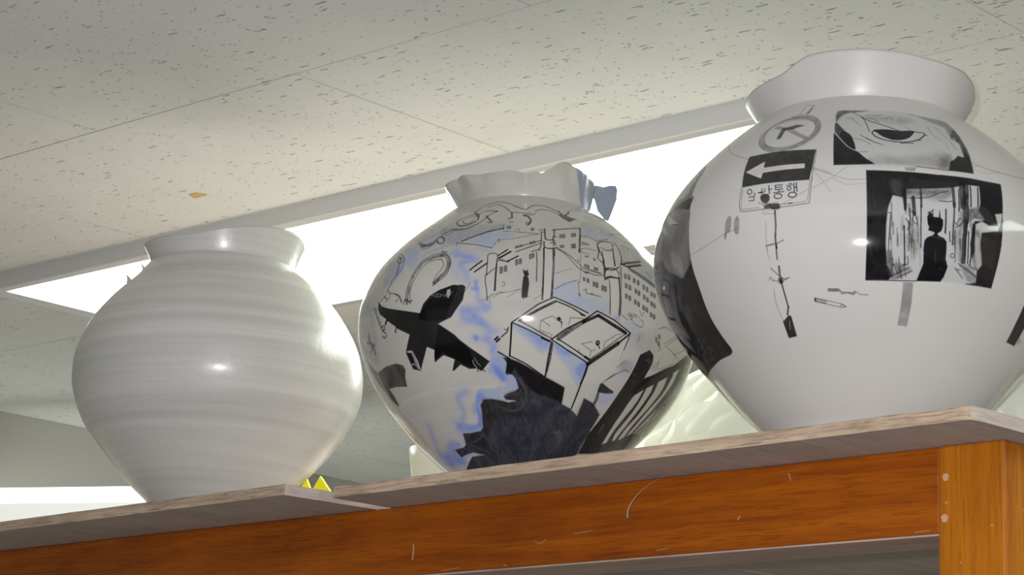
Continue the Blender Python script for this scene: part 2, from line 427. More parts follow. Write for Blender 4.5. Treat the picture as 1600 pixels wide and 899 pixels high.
def grid_mesh(V, name, uvz=None, cap=True):
    n, mcols = V.shape[0], V.shape[1] - 1
    verts = V[:, :mcols].reshape(-1, 3)
    i = np.arange(n - 1)[:, None]; k = np.arange(mcols)[None, :]; k2 = (k + 1) % mcols
    F = np.stack([i * mcols + k, i * mcols + k2, (i + 1) * mcols + k2, (i + 1) * mcols + k], -1).reshape(-1, 4)
    me = bpy.data.meshes.new(name)
    faces = F.tolist()
    if cap: faces.append(list(range(mcols))[::-1])
    me.from_pydata(verts.tolist(), [], faces)
    me.polygons.foreach_set('use_smooth', [True] * (len(faces) - (1 if cap else 0)) + ([False] if cap else []))
    if uvz is not None:
        uv = me.uv_layers.new(name='wrap')
        us = np.zeros((n - 1, mcols, 4, 2)); kk = np.arange(mcols)
        for c_, (di, dk) in enumerate(((0, 0), (0, 1), (1, 1), (1, 0))):
            us[:, :, c_, 0] = ((kk + dk) / mcols)[None, :]
            us[:, :, c_, 1] = uvz[di:n - 1 + di, None]
        flat = us.reshape(-1)
        if cap: flat = np.concatenate([flat, np.zeros(mcols * 2)])
        uv.data.foreach_set('uv', flat)
    me.update()
    return me

VZ = .29        # height covered by the painted wrap, in metres
# ------------------------------------------------------------------ brushwork on the two painted vases
# Drawn in the vases' own coordinates: angle around the axis (1/20 degree) and height above the foot (1/10 mm).
# Each line: kind (0 filled patch, 1 brush line) colour alpha% width softness noise% first point, then steps.
ART_MID = """0 3 55 0 250 40 -1696 2162 96 -21 106 -30 90 -16 79 8 75 20 62 17 43 12 28 8 19 -1 14 -15 5 -23 -9 -19 -23 -5 -37 -1 -53 -13 -82 -34 -96 -43 -73 -32 -29 -15 -6 -8 -8 -6 -20 -7 -22 -5 -25 3 -28 21 -32 29 -34 15 -29 -15 -27 -31 -29 -24 -35 -3 -36 3 -19 -15 14 -54 19 -67 4 -44 -14 -8 -23 11 -22 24 -29 40 -36 54 -31 53 -13 43 1 38 19 34 48 27 63 23 52 22 22 24 14 20
0 3 75 0 75 25 -1427 1958 97 54 174 57 108 -42 -17 -28 -120 -48 -4 -33 -36 -12
0 3 60 0 150 30 -1346 1886 140 -6 7 -51 -62 14
0 4 35 0 200 40 -1772 2134 1 17 40 -11 47 -8 48 6 55 9 70 5 97 -2 104 -3 80 -2 41 -4 20 -7 12 -9 15 -9 8 -11 -25 -21 -83 -39 -113 -42 -89 -29 -33 -12 -8 -3 -15 -6 -36 -20 -42 -22 -39 5 -43 57 -60 89
0 4 33 0 200 40 -421 2246 50 10 54 -9 47 -15 35 -23 27 -30 10 -29 -4 -24 -19 -23 -28 -18 -39 -16 -47 -11 -44 -2 -47 6 -47 14 -27 25 5 45 31 58
0 3 50 0 200 40 -469 2183 84 11 122 6 109 2 56 -17 18 -29 -13 -30 -52 -28 -72 -27 -60 -18 -42 -10 -36 -4 -36 4 -42 12 -43 19 -27 23 -9 29 8 33
0 4 35 0 300 45 -350 2305 68 44 151 34 168 16 9 -40 -8 -64 16 -59 48 -46 58 -43 49 -41 34 -36 16 -37 -36 -58 -78 -90 -68 -92 -47 -54 -43 1 -47 32 -44 34 -46 24 -44 27 -33 38 -5 58 12 71 2 72 -46 72 -63 74
0 3 55 0 200 35 -781 1537 17 19 24 17 27 15 33 16 36 14 26 4 7 -11 -4 -21 -5 -23 -4 -22 -4 -24 3 -19 17 -10 24 -6 14 -8 -1 -14 -11 -17 -14 -14 -12 -14 -14 -11 -25 -3 -44 12 -52 22 -38 24 -12 24 2 26
0 3 45 0 250 40 -617 1487 58 3 74 -6 59 -13 26 -30 9 -39 -9 -28 -33 -8 -50 4 -39 2 -14 -7 -3 -7 -13 1 -38 15 -45 26 -27 26 -1 24 15 23
0 3 40 0 300 40 -265 1336 29 15 44 -6 36 -23 21 -54 15 -70 3 -49 -23 -13 -41 6 -36 23 -27 52 -20 69
0 3 45 0 150 30 -107 1858 30 -3 40 -9 37 -12 29 -15 25 -19 10 -26 -10 -46 -19 -51 -29 -19 -47 38 -51 72 -31 60 -7 23 7 7
0 3 60 0 150 30 -2056 1989 55 2 87 -19 66 -30 39 -50 21 -62 3 -44 -10 -21 -19 -7 -24 3 -29 14 -35 26 -34 33 -41 50 -53 63
0 3 50 0 200 40 -2203 1900 67 21 105 -6 74 -23 36 -48 10 -65 -8 -52 -24 -30 -39 -19 -37 -13 -36 -15 -32 -11 -24 15 -19 64 -41 100
0 2 30 0 330 40 -2025 1802 8 16 21 9 23 -2 30 -24 28 -34 9 -26 -16 -14 -30 -8 -27 4 -20 21 -18 32
0 4 30 0 400 50 -2556 1741 101 32 145 15 73 33 16 46 -5 48 -1 45 20 32 32 26 33 30 14 44 6 51 33 48 72 56 82 60 95 24 126 -47 88 -79 18 -67 -61 -47 -109 -36 -98 -31 -63 -20 -42 -20 -17 -46 3 -84 -2 -99 -22 -90 -36 -82 -49 -76 -62 -48 -83 -15 -98 13 -86 38 -52 68 -102 111
0 4 35 0 300 50 -2611 1608 6 21 242 -70 94 -43 49 -47 29 -59 14 -72 -2 -101 -32 -110 -54 -70 -50 -5 -51 31 -52 36 -56 26 -63 32 -43 42 5 52 25 61 6 66 -111 102 25 64
0 4 35 0 250 45 -2706 1031 128 -68 109 -90 55 -81 -3 -70 -38 -69 -49 -66 -57 -66 -85 -61 -101 -50 -67 -43 27 -42 98 -25 150 1 139 25 83 41 37 61 7 77 -13 68 -24 49 -30 39 -32 37 -31 36 -32 33 -25 32 -8 31 0 30 -12 32 -57 51 -104 63
1 2 24 854 400 30 -1471 1876 5 -11 7 -14 12 -13 16 -10 19 -8 21 -8 23 -10 23 -9 18 -9 14 -7 7 -6 0 -3 -13 0 -20 3 -21 0 -16 -7 -16 -10 -11 -10 -5 -11 1 -13 4 -14 12 -17 17 -19 13 -19 6 -21 3 -21 2 -15
1 2 27 405 200 35 -1471 1876 5 -11 7 -14 12 -13 16 -10 19 -8 21 -8 23 -10 23 -9 18 -9 14 -7 7 -6 0 -3 -13 0 -20 3 -21 0 -16 -7 -16 -10 -11 -10 -5 -11 1 -13 4 -14 12 -17 17 -19 13 -19 6 -21 3 -21 2 -15
1 2 27 475 400 30 -1516 1851 12 -6 16 -9 17 -9 17 -6 18 -5 20 -6 29 -10 31 -9 19 -10 -3 -9 -14 -9 -15 -7 -14 -5 -14 -3 -11 -1
1 2 30 225 200 35 -1516 1851 12 -6 16 -9 17 -9 17 -6 18 -5 20 -6 29 -10 31 -9 19 -10 -3 -9 -14 -9 -15 -7 -14 -5 -14 -3 -11 -1
1 2 33 569 400 30 -1288 1576 -1 -11 -1 -17 -2 -13 -3 -9 -4 -7 0 -5 5 -1 7 1 8 -7 4 -19 3 -26 4 -23 7 -16 7 -13 8 -11 12 -11 12 -9 8 -7
1 2 37 270 200 35 -1288 1576 -1 -11 -1 -17 -2 -13 -3 -9 -4 -7 0 -5 5 -1 7 1 8 -7 4 -19 3 -26 4 -23 7 -16 7 -13 8 -11 12 -11 12 -9 8 -7
0 2 64 0 132 20 -1289 1597 5 -8 5 -21 5 -20 5 -16 5 -15 1 -11 -6 -7 -11 -3 -10 0 -11 7 -12 10 -7 9 5 3 10 0 8 7 4 22 2 28
1 2 22 854 400 30 -1203 1346 -15 3 -20 3 -19 0 -18 -2 -16 -6 -10 -8 -2 -12 4 -13 8 -14 12 -13 15 -13 15 -13 16 -16 15 -17 11 -11
1 2 25 405 200 35 -1203 1346 -15 3 -20 3 -19 0 -18 -2 -16 -6 -10 -8 -2 -12 4 -13 8 -14 12 -13 15 -13 15 -13 16 -16 15 -17 11 -11
1 2 24 665 400 30 -1368 1352 -4 -10 -6 -14 -2 -14 2 -16 6 -16 12 -14 19 -7 25 -5 23 -4 21 -7 19 -7 14 -5
1 2 27 315 200 35 -1368 1352 -4 -10 -6 -14 -2 -14 2 -16 6 -16 12 -14 19 -7 25 -5 23 -4 21 -7 19 -7 14 -5
1 2 18 665 400 30 -1334 1350 5 -15 6 -20 9 -17 15 -12 17 -9 12 -6
1 2 20 315 200 35 -1334 1350 5 -15 6 -20 9 -17 15 -12 17 -9 12 -6
1 2 24 665 400 30 -1312 1136 11 -4 17 -5 16 -5 16 -3 15 -4 14 -6 12 -10 11 -12 8 -14 6 -17 2 -18 1 -13
1 2 27 315 200 35 -1312 1136 11 -4 17 -5 16 -5 16 -3 15 -4 14 -6 12 -10 11 -12 8 -14 6 -17 2 -18 1 -13
0 2 64 0 132 20 -1309 1151 10 1 13 -4 8 -6 1 -10 -3 -12 -4 -10 -9 -4 -10 -1 -7 4 -3 12 1 17
1 2 20 854 400 30 -1153 1176 -12 -1 -18 -1 -15 -4 -11 -6 -9 -9 -3 -9 7 -11 13 -12 12 -14 8 -17 7 -18 5 -13
1 2 22 405 200 35 -1153 1176 -12 -1 -18 -1 -15 -4 -11 -6 -9 -9 -3 -9 7 -11 13 -12 12 -14 8 -17 7 -18 5 -13
1 3 31 569 400 30 -1487 1736 6 -16 9 -24 10 -22 13 -17 15 -16 11 -14 8 -12 4 -11 3 -6
1 3 35 270 200 35 -1487 1736 6 -16 9 -24 10 -22 13 -17 15 -16 11 -14 8 -12 4 -11 3 -6
1 2 18 569 400 30 -1195 1025 3 -14 3 -19 3 -13
1 2 20 270 200 35 -1195 1025 3 -14 3 -19 3 -13
1 3 27 284 400 30 -1408 1239 18 -1 25 -3 26 -2 25 0 25 0 17 0
1 3 30 135 200 35 -1408 1239 18 -1 25 -3 26 -2 25 0 25 0 17 0
1 2 24 475 400 30 -1611 1918 -3 -3 -6 -4 -14 -6 -34 -7 -44 -7 -33 -8 -8 -11 5 -13 4 -8
1 2 27 225 200 35 -1611 1918 -3 -3 -6 -4 -14 -6 -34 -7 -44 -7 -33 -8 -8 -11 5 -13 4 -8
0 2 51 0 330 30 -1232 896 24 40 37 49 29 30 17 -4 12 -22 9 -27 5 -30 2 -33 3 -30 6 -22 6 -18 0 -12 -9 -5 -15 0 -19 5 -22 10 -25 14 -21 15 -20 10 -17 10
0 2 68 0 275 20 -1181 922 10 2 20 -12 17 -17 11 -23 9 -28 4 -21 -5 -8 -11 -2 -13 10 -17 30 -17 41
0 3 75 0 125 30 -1122 856 28 4 47 -5 36 -10 16 -17 4 -24 -7 -24 -24 -26 -38 -26 -41 -15 -40 7 -41 18 -38 14 -35 4 -32 0 -26 -3 -21 -9 -17 -11 0 -5 21 8 36 15 45 14 64 8 72 7 45 11 -8 22 -33 26
0 2 38 0 330 40 -1379 1371 49 4 66 -5 47 -6 14 -6 -4 -10 -10 -12 -21 -17 -29 -19 -13 -21 23 -29 37 -30 11 -13 -45 18 -73 37 -54 36 -18 29 1 27
0 3 80 0 100 20 -1207 971 23 10 30 8 26 -1 17 -14 13 -23 12 -23 9 -24 7 -24 9 -21 15 -12 17 -10 14 -11 9 -17 6 -19 0 -14 -10 -7 -16 -2 -17 -1 -20 -3 -22 -2 -16 4 -4 13 1 19 -5 19 -17 19 -23 21 -21 19 -16 18 -15 18 -10 16 -4 16 0 16
0 2 68 0 220 20 -1201 927 11 2 21 -8 20 -11 16 -15 16 -19 10 -17 2 -19 -4 -17 -9 -7 -15 9 -20 21 -17 21 -16 22 -12 24
0 3 85 0 100 20 -1344 749 29 18 33 -4 32 -7 30 -5 30 -8 27 -12 20 -20 18 -22 19 -17 26 -3 27 3 14 1 -6 -6 -20 -9 -22 -7 -17 -1 -20 1 -26 4 -40 11 -46 14 -37 9 -21 2 -12 -3 -12 -7 -12 -10 -11 -14 -8 -17 0 -21 6 -23 1 -23 -2 -24 -6 -23 -11 -20 -17 -13 -21 -10 -31 -8 -48 -7 -57 -5 -49 0 -34 6 -21 11 -15 11 -10 9 -5 9 6 8 20 9 27 8 29 4 27 -4 28 -9 29 -7 31 -1 29 2 24 5 16 11 9 15 5 15 1 14 -3 14 0 14 9 18 10 19 3 13 -10 6 -18 0 -17 -5 -13 -13 -12 -19 -6 -17 6 -11 12 -8 9 -7 -3 -17 -7 -16 6 8 23 54 29 79
0 2 68 0 176 25 -1350 724 14 7 17 3 13 -2 9 -9 6 -12 -1 -13 -13 -11 -20 -10 -17 -12 -8 -15 -5 -17 -1 -18 1 -20 4 -20 1 -19 -4 -19 -8 -18 -12 -12 -19 -6 -22 0 -11 7 8 18 16 25 12 23 -1 15 -6 12 -2 15 5 21 9 24 8 22 9 17 8 14
0 2 51 0 220 30 -1649 533 20 -3 25 -10 27 -7 32 0 35 3 34 2 40 -2 40 -4 22 -5 -6 -10 -26 -13 -38 -9 -55 -4 -68 -1 -55 2 -34 5 -19 6 -8 9 2 15 15 16
1 2 29 665 400 30 -1438 752 -18 -8 -26 -11 -23 -12 -16 -9 -12 -8 -7 -11 1 -14 8 -17 6 -17 0 -16 -2 -16 -6 -18 -10 -20 -16 -20 -17 -17 -20 -11 -22 -7 -15 -5
1 2 32 315 200 35 -1438 752 -18 -8 -26 -11 -23 -12 -16 -9 -12 -8 -7 -11 1 -14 8 -17 6 -17 0 -16 -2 -16 -6 -18 -10 -20 -16 -20 -17 -17 -20 -11 -22 -7 -15 -5
1 3 31 854 400 30 -1657 542 -5 -16 -8 -22 -6 -21 2 -14 3 -13 3 -15 -3 -20 -4 -23 -4 -15
1 3 35 405 200 35 -1657 542 -5 -16 -8 -22 -6 -21 2 -14 3 -13 3 -15 -3 -20 -4 -23 -4 -15
0 2 51 0 220 30 -1901 420 50 10 33 -7 28 -10 29 -8 24 -10 5 -10 -32 -5 -52 -5 -47 -9 -28 -20 -24 -25 -9 -20 28 -11 45 -5 30 -5 4 -6 -13 -5 -49 -4 -138 -6 -208 -1 -113 16 148 41 183 60
0 3 75 0 75 20 -1776 328 48 4 51 0 47 -1 55 -6 54 -8 20 -6 -44 -1 -80 0 -76 -2 -61 -8 -59 -12 -46 -6 -29 2 -11 8 6 8 33 9 45 11
1 2 29 569 400 30 -2034 533 -14 -16 -24 -22 -24 -24 -25 -25 -29 -26 -27 -24 -39 -18 -39 -15 -11 -14 41 -14 71 -14 69 -12 62 -13 59 -13 43 -9
1 2 32 270 200 35 -2034 533 -14 -16 -24 -22 -24 -24 -25 -25 -29 -26 -27 -24 -39 -18 -39 -15 -11 -14 41 -14 71 -14 69 -12 62 -13 59 -13 43 -9
0 2 42 0 330 30 -2267 363 124 -1 125 -10 94 -13 57 -17 35 -21 9 -18 -19 -15 -49 -12 -90 -5 -187 2 -289 16 -262 31 101 22 202 24
0 2 47 0 275 30 -1908 404 55 6 63 2 41 -4 8 -14 -13 -21 -5 -16 24 -7 35 -4 9 -5 -30 -12 -58 -15 -61 -5 -53 9 -49 18 -24 19 2 18 23 18
0 1 97 0 45 6 -1119 988 43 -8 68 -24 201 -99 167 -65 11 -115 91 -27 88 -44 -5 129 94 -24 128 -74 -1 -107 28 -183 -268 -83 -435 -34 -481 -20 -568 7 290 86 203 7 -147 20 -137 -11 -114 -14 -19 55 164 8 61 18 25 77 107 -2 122 13 38 24 24 92 -1 58 37 40 64 3 93 -12 62 -13 63 11 -16 5 -67 2 -23 23 46 23 59 20 23 17 -24 68 -27 25 -45 7 8 78
0 8 75 0 250 35 -1307 681 18 7 22 -1 26 -3 29 -2 32 -5 32 -5 28 -5 27 -6 28 -5 29 -4 30 -3 25 -8 23 -14 19 -18 5 -17 -15 -14 -31 -12 -43 -9 -59 0 -69 4 -59 -6 -41 -29 -33 -39 -30 -31 -29 -16 -23 -6 -11 6 4 26 14 38 11 35 4 28 3 24 5 24 8 24 8 25
0 8 70 0 150 40 -1589 438 63 12 73 9 56 -2 30 -15 17 -25 6 -26 -7 -30 -23 -32 -39 -20 -57 -1 -67 9 -56 13 -41 12 -28 15 -10 17 13 22 28 23
0 8 60 0 150 40 -1114 723 37 16 52 18 39 19 13 22 0 21 4 9 14 -14 16 -26 12 -27 1 -25 -4 -24 -12 -19 -23 -9 -30 -2 -28 0 -24 0 -21 3 -17 4 -18 9 -14 11
0 7 75 0 300 45 -455 692 24 15 37 -8 36 -15 38 -14 40 -20 29 -24 10 -30 -1 -33 -14 -26 -31 -11 -44 -4 -31 -13 -4 -31 10 -41 2 -31 -19 -18 -31 -9 -24 5 -14 20 -7 35 -5 46 -8 68 -3 81
0 4 65 0 150 45 -641 480 20 8 34 6 31 0 21 -9 19 -14 12 -16 6 -13 -1 -14 -2 -15 -5 -21 -6 -22 -9 -9 -9 11 -9 24 -11 22 -12 15 -12 14 -15 11 -22 9 -23 7
1 4 55 90 60 50 -1195 638 22 -4 31 -6 32 -6 30 -7 29 -7 28 -1 27 7 23 13 14 15 -3 20 -12 22 -9 16
1 4 55 90 60 50 -1089 606 24 3 33 6 31 9 25 14 21 18 14 20 5 22 -3 23 -7 22 -11 24 -15 23 -15 20 -14 17 -14 15 -10 10
1 4 55 90 60 50 -1115 706 13 5 18 6 20 7 24 3 27 2 19 5 8 8 1 10 0 7
1 4 55 90 60 50 -1578 396 24 3 33 4 36 6 35 11 35 12 23 9
1 4 55 90 60 50 -1646 365 17 5 24 8 29 1 31 -9 36 -14 36 -13 35 -8 33 -6 22 -4
1 4 55 90 60 50 -1377 440 6 -11 8 -16 9 -14 6 -11 7 -8 4 -6
1 4 55 90 60 50 -891 695 15 -6 21 -9 18 -8 12 -9 8 -9 5 -6
1 4 55 90 60 50 -997 835 14 -15 19 -22 16 -21 8 -19 3 -18 2 -13
1 4 55 90 60 50 -834 783 18 -5 24 -5 18 -4
1 4 55 90 60 50 -1034 899 11 -1 14 -2 11 -1
1 4 60 60 40 30 -1288 622 -2 -7 -2 -10 -2 -8
1 4 60 60 40 30 -673 759 -1 -8 -1 -10 -1 -8
1 4 60 60 40 30 -674 708 1 -8 1 -10 1 -8
1 4 60 60 40 30 -546 640 22 -8 30 -12 22 -8
1 4 60 60 40 30 -242 539 -23 -12 -30 -15 -25 -16 -9 -19 0 -20 0 -14
1 4 60 60 40 30 -236 504 7 -21 13 -27 10 -20
1 4 60 60 40 30 -760 702 7 -5 10 -6 7 -5
1 4 60 60 40 30 -1764 349 -10 -6 -15 -8 -11 -6
1 4 60 60 40 30 -1377 457 -4 -5 -6 -6 -5 -5
1 4 60 60 40 30 -627 677 20 -9 27 -12 20 -8
1 5 70 80 20 30 -212 613 -9 -81 -11 -136
0 0 90 0 100 8 -1093 984 85 -28 201 -99 167 -65 11 -115 -93 36 -124 18 -62 31 -42 49 -38 42 -46 50 -27 -35 -18 17 -9 -26 -13 17 11 52
0 1 35 0 50 0 -349 690 -17 135 27 -32 26 -103
1 7 90 110 20 20 -349 792 0 -53 5 -46
0 0 95 0 40 5 -352 858 19 -4 27 -12 27 -10 25 -8 26 -7 16 -7 3 -7 -6 -5 -17 -5 -36 -5 -45 -2 -34 2 -12 8 -1 12 0 13 -1 15 1 14
0 3 70 0 100 30 -330 776 36 12 53 7 42 2 20 -4 8 -9 -3 -14 -13 -20 -25 -25 -24 -17 -24 -7 -21 0 -19 8 -19 19 -14 27
1 7 80 60 20 0 -343 859 39 46 34 32
0 0 98 0 35 3 -199 353 -34 137 37 136 28 137 33 150 15 91 16 108 77 54 56 -33 14 -47 -22 -133 129 64 158 98 167 128 100 5 121 -1 -207 -87 -52 -37 -160 -73 -157 -80 -91 -87 -11 -42 -23 -92 -1 -147 16 -75 35 -104 71 -41
0 7 90 0 150 30 475 1243 48 17 72 10 83 5 85 0 55 -16 10 -33 13 -39 13 -44 11 -42 10 -37 10 -35 10 -35 -60 -51 -50 -49 -22 -42 -4 -38 7 -36 8 -35 10 -34 10 -33 7 -30 -4 -24 -13 -21 -11 -21 22 -20 28 -18 -56 -25 -153 -29 -151 -22 -89 -4 -24 15 10 27 15 31 11 31 13 34 15 35 14 35 14 36 8 41 -1 46 -3 51 -2 49 0 45 0 42 0 41 -4 36 -5 33 1 35 3 42 11 43
0 0 96 0 35 4 81 870 6 13 9 6 6 -5 4 -21 4 -32 4 -33 1 -29 -1 -31 0 -30 -1 -30 -2 -30 -3 -30 -2 -30 -2 -29 7 -30 28 -32 41 -32 28 -23 -3 -10 -25 -1 -24 5 -26 8 -29 14 -22 23 -15 35 -8 43 -1 42 3 38 6 38 8 35 5 29 3 26 4 26 -1 28 -3 28
0 0 96 0 35 4 162 930 11 16 18 12 13 -1 8 -20 6 -33 5 -35 -1 -34 -3 -35 -3 -34 -1 -32 -2 -31 -1 -29 -5 -28 -5 -26 -2 -29 7 -32 12 -35 17 -29 22 -19 27 -14 14 -9 -5 -7 -19 -2 -23 3 -23 10 -25 15 -18 22 -13 30 -4 37 -2 36 -1 31 -1 29 2 30 2 30 4 31 3 31 2 32 2 32 0 28 -6 23 -9 20
0 0 96 0 35 4 297 1023 16 18 27 17 20 4 7 -13 1 -26 -2 -31 -1 -36 -3 -41 -5 -40 -9 -35 -14 -33 -12 -32 -8 -31 -7 -32 -5 -33 0 -43 5 -46 3 -33 -5 -18 -8 -6 -11 4 -11 17 -7 28 -7 29 1 26 4 28 4 29 8 31 9 33 7 32 7 33 7 33 5 31 1 26 -2 23 -3 23 -6 23 -8 21
0 0 96 0 35 4 437 1123 23 24 31 16 27 4 21 -7 15 -19 7 -28 -3 -36 -5 -44 -9 -43 -13 -39 -18 -40 -18 -39 -21 -40 -24 -41 -18 -37 -13 -32 -11 -29 -9 -29 -8 -32 -6 -32 -6 -23 -6 -12 -7 -5 -7 7 -5 21 0 33 0 35 5 37 11 41 8 41 9 40 10 41 10 40 9 38 10 36 7 38 -1 40 -2 42
0 0 97 0 75 10 13 440 151 51 77 13 79 49 59 24 194 20 426 -77 -565 -92 -359 -50
0 0 97 0 40 5 11 815 63 54 88 61 141 95 134 98 70 85 -289 -135 -162 -105 -99 -108
1 4 60 45 30 40 798 1263 26 -24 13 -40 14 -45 13 -48 13 -51 -65 -69 -59 -63 -44 -57 -25 -52 -3 -51 7 -47 12 -32
1 5 60 45 30 40 823 1252 6 -28 12 -40 13 -43 13 -46 -21 -58 -67 -67 -47 -59 -40 -56 -22 -51 -3 -49 10 -46 12 -31
1 5 60 45 30 40 826 1235 8 -27 10 -38 14 -42 13 -44 -68 -67 -48 -61 -41 -57 -37 -55 -20 -49 -1 -48 10 -45 12 -30
1 4 60 45 30 40 833 1218 6 -25 10 -37 13 -40 11 -44 -94 -71 -43 -59 -39 -55 -34 -53 -19 -48 0 -47 12 -44 13 -29
1 5 60 45 30 40 836 1201 7 -24 12 -35 10 -39 -19 -49 -86 -68 -40 -56 -38 -54 -33 -52 -17 -47 1 -46 12 -43 15 -28
1 5 60 45 30 40 841 1185 7 -23 10 -34 11 -38 -50 -54 -72 -63 -42 -55 -36 -53 -32 -51 -16 -46 1 -45 14 -41 15 -28
1 4 60 45 30 40 846 1168 7 -22 9 -32 9 -37 -67 -57 -70 -60 -42 -54 -37 -51 -30 -50 -14 -45 2 -44 14 -41 15 -27
1 5 60 45 30 40 849 1151 9 -20 7 -32 10 -34 -81 -59 -70 -59 -45 -53 -34 -49 -30 -49 -15 -45 2 -43 15 -39 16 -27
1 5 60 45 30 40 856 1135 5 -20 9 -29 9 -34 -91 -59 -73 -58 -45 -51 -37 -50 -29 -48 -13 -43 2 -42 17 -39 16 -26
1 5 70 50 20 30 -123 578 1 -38 8 -33
1 4 80 50 20 0 -13 1084 7 -5 13 -6 8 -3 3 5 1 9 0 7
1 4 70 50 20 0 -99 963 18 -3
1 7 80 65 20 0 -333 873 26 22 36 30 31 24 20 14 14 9 13 4 15 -1 16 -4 10 -4
1 0 90 120 20 30 -343 787 12 -55 -14 -39
1 4 75 70 20 0 -36 1080 32 14
1 4 75 70 20 0 -64 917 -9 -16
1 4 75 70 20 0 -120 546 -7 26
1 7 70 70 20 30 26 1020 72 44 11 62
1 7 70 70 20 30 39 1052 64 43
1 7 70 70 20 30 78 1023 39 31 -14 41
1 7 70 70 20 30 136 1043 160 82 -18 71
1 7 70 70 20 30 252 1190 189 94
1 7 70 70 20 30 104 1244 120 83 28 -3 -123 -89
1 7 70 70 20 30 119 1232 95 -22 146 -39
1 7 70 70 20 30 -230 1030 -46 -50
1 7 70 70 20 30 -331 875 74 59 65 46 39 -8
1 7 70 70 20 30 -148 1261 -4 -59
0 3 40 0 200 40 -271 967 12 33 25 37 26 25 26 5 28 -6 20 -14 10 -24 2 -32 -7 -29 -21 -25 -30 -21 -29 -9 -27 10 -25 23
0 4 40 0 150 40 -235 1043 25 8 34 0 26 -7 14 -20 7 -28 -8 -21 -30 -9 -42 -1 -31 7 -9 21 3 29
0 4 25 0 300 50 -195 1251 45 39 79 36 70 13 43 -35 31 -61 5 -50 -44 -32 -71 -20 -62 -1 -49 26 -40 44
0 6 35 0 50 5 -1053 1241 92 69 90 73 90 76 110 -53 115 -48 62 26 124 -68 140 -62 -3 -38 -11 -126 -19 -90 -79 -147 -178 -21 -63 -6 -158 18 -66 4 -135 72 -125 76 8 121
0 3 65 0 150 30 -1052 1235 8 3 16 -4 31 -15 62 -31 79 -40 58 -35 17 -24 -5 -18 -11 -17 -10 -16 -15 -14 -15 -6 -15 4 -17 11 -17 15 -20 18 -21 23 -23 23 -32 27 -34 30 -25 25 -12 19 -4 14
0 2 64 0 330 25 -1004 1213 11 -1 29 -13 35 -18 42 -21 47 -26 35 -22 9 -17 -5 -15 -9 -10 -9 -3 -13 1 -17 8 -21 13 -25 20 -26 22 -33 29 -34 32
0 3 60 0 150 30 -778 1110 74 -27 110 -47 84 -50 21 -54 -13 -58 -18 -42 -9 -17 -14 -1 -22 13 -31 32 -36 47 -33 43 -35 33 -35 30 -25 28 -21 33 -14 30
0 2 64 0 275 25 -761 1095 13 -2 24 -11 24 -11 24 -12 24 -13 14 -11 -5 -7 -17 -5 -18 -1 -16 4 -18 7 -17 10 -15 18 -14 21
0 2 64 0 275 25 -547 995 14 5 14 -3 9 -11 2 -22 -3 -31 -4 -27 -5 -21 -8 -17 -11 -6 -19 12 -22 24 -11 25 8 26 19 27
1 0 100 97 20 0 -1052 1244 91 77 79 74 101 64 119 -52 106 -49
1 0 92 200 20 20 -1001 1260 119 90 109 76
1 7 97 126 20 20 -773 1430 97 -38 93 -56
0 0 90 0 40 0 -614 1350 39 -9 2 -14 -33 6
1 0 97 90 20 0 -1052 1244 100 -47 154 -81
1 0 97 154 20 0 -853 1138 55 -23
1 0 97 104 20 40 -1000 1258 138 -83 70 -36
1 0 100 140 20 0 -1052 1241 -7 -133 -9 -112
1 0 97 97 20 0 -1067 996 106 -50 149 -90
1 0 100 111 20 0 -787 1131 89 85 117 85 87 83 123 -50 141 -80
1 7 95 350 20 35 -742 1142 89 84 73 64
1 0 95 250 20 10 -587 1282 102 68
1 0 97 275 20 5 -485 1350 100 -51 117 -50
1 0 97 90 20 0 -746 1138 110 -61 129 -69
1 0 97 180 20 0 -540 1026 37 -16
1 0 91 97 20 40 -502 1008 82 80 87 92 66 65
1 0 97 325 20 5 -506 976 92 87 103 99
1 0 95 150 20 0 -311 1162 77 87
1 0 97 97 20 0 -787 1129 121 -72 162 -78
1 7 95 180 20 30 -780 1102 -6 -113 -9 -67 -12 -74
1 0 97 160 20 0 -504 975 -6 -85 -10 -58
1 0 97 90 20 0 -234 1249 -5 -52 -15 -74
1 4 64 70 20 0 -254 1123 -11 -89
1 0 97 150 20 5 -505 973 -13 -148 -13 -171
1 0 97 140 20 20 -785 1111 -13 -110 -7 -149
1 7 64 70 20 30 -865 1267 72 41 61 -43
1 7 64 70 20 30 -865 1267 -4 -65
1 7 64 70 20 30 -858 1272 54 -44
1 7 64 70 20 30 -727 1257 -2 -35
1 7 64 70 20 30 -798 1113 12 52 -84 28
1 7 64 70 20 30 -581 1118 74 26
1 7 64 70 20 30 -577 1116 73 -40 0 -42
1 7 64 70 20 30 -591 1074 0 -26 45 -20
1 7 64 70 20 30 -503 1072 30 17
1 7 64 70 20 30 -416 1110 3 48 42 33 31 32 42 14
1 7 64 70 20 30 -682 1253 9 54 92 3
0 0 95 0 30 0 -761 1293 2 5 5 6 6 2 5 -3 5 -6 4 -6 0 -5 -2 -6 -4 -5 -4 -3 -4 -2 -5 0 -4 6 -3 9
1 0 97 97 20 0 -733 1272 6 -17
1 0 100 126 20 0 -455 1143 0 -2 -1 -4 0 -2 -1 -2 -2 -2 -3 -1 -2 0 -2 0 -3 0 -2 2 -1 2 -2 2 -1 3 -1 2 1 3 1 3 1 2 1 2 2 1 2 1 2 0 3 0 3 -2 1 -1
1 0 86 97 20 0 -472 1123 3 1 6 1 5 -2 5 -6 5 -9 3 -7
1 0 97 111 20 0 -1149 1024 82 -48
1 0 100 154 20 0 -1166 1114 20 19
1 0 100 154 20 0 -1156 1099 22 20
1 0 97 97 20 0 -1123 1133 41 39 8 35
1 0 86 84 20 0 -1100 1189 23 1
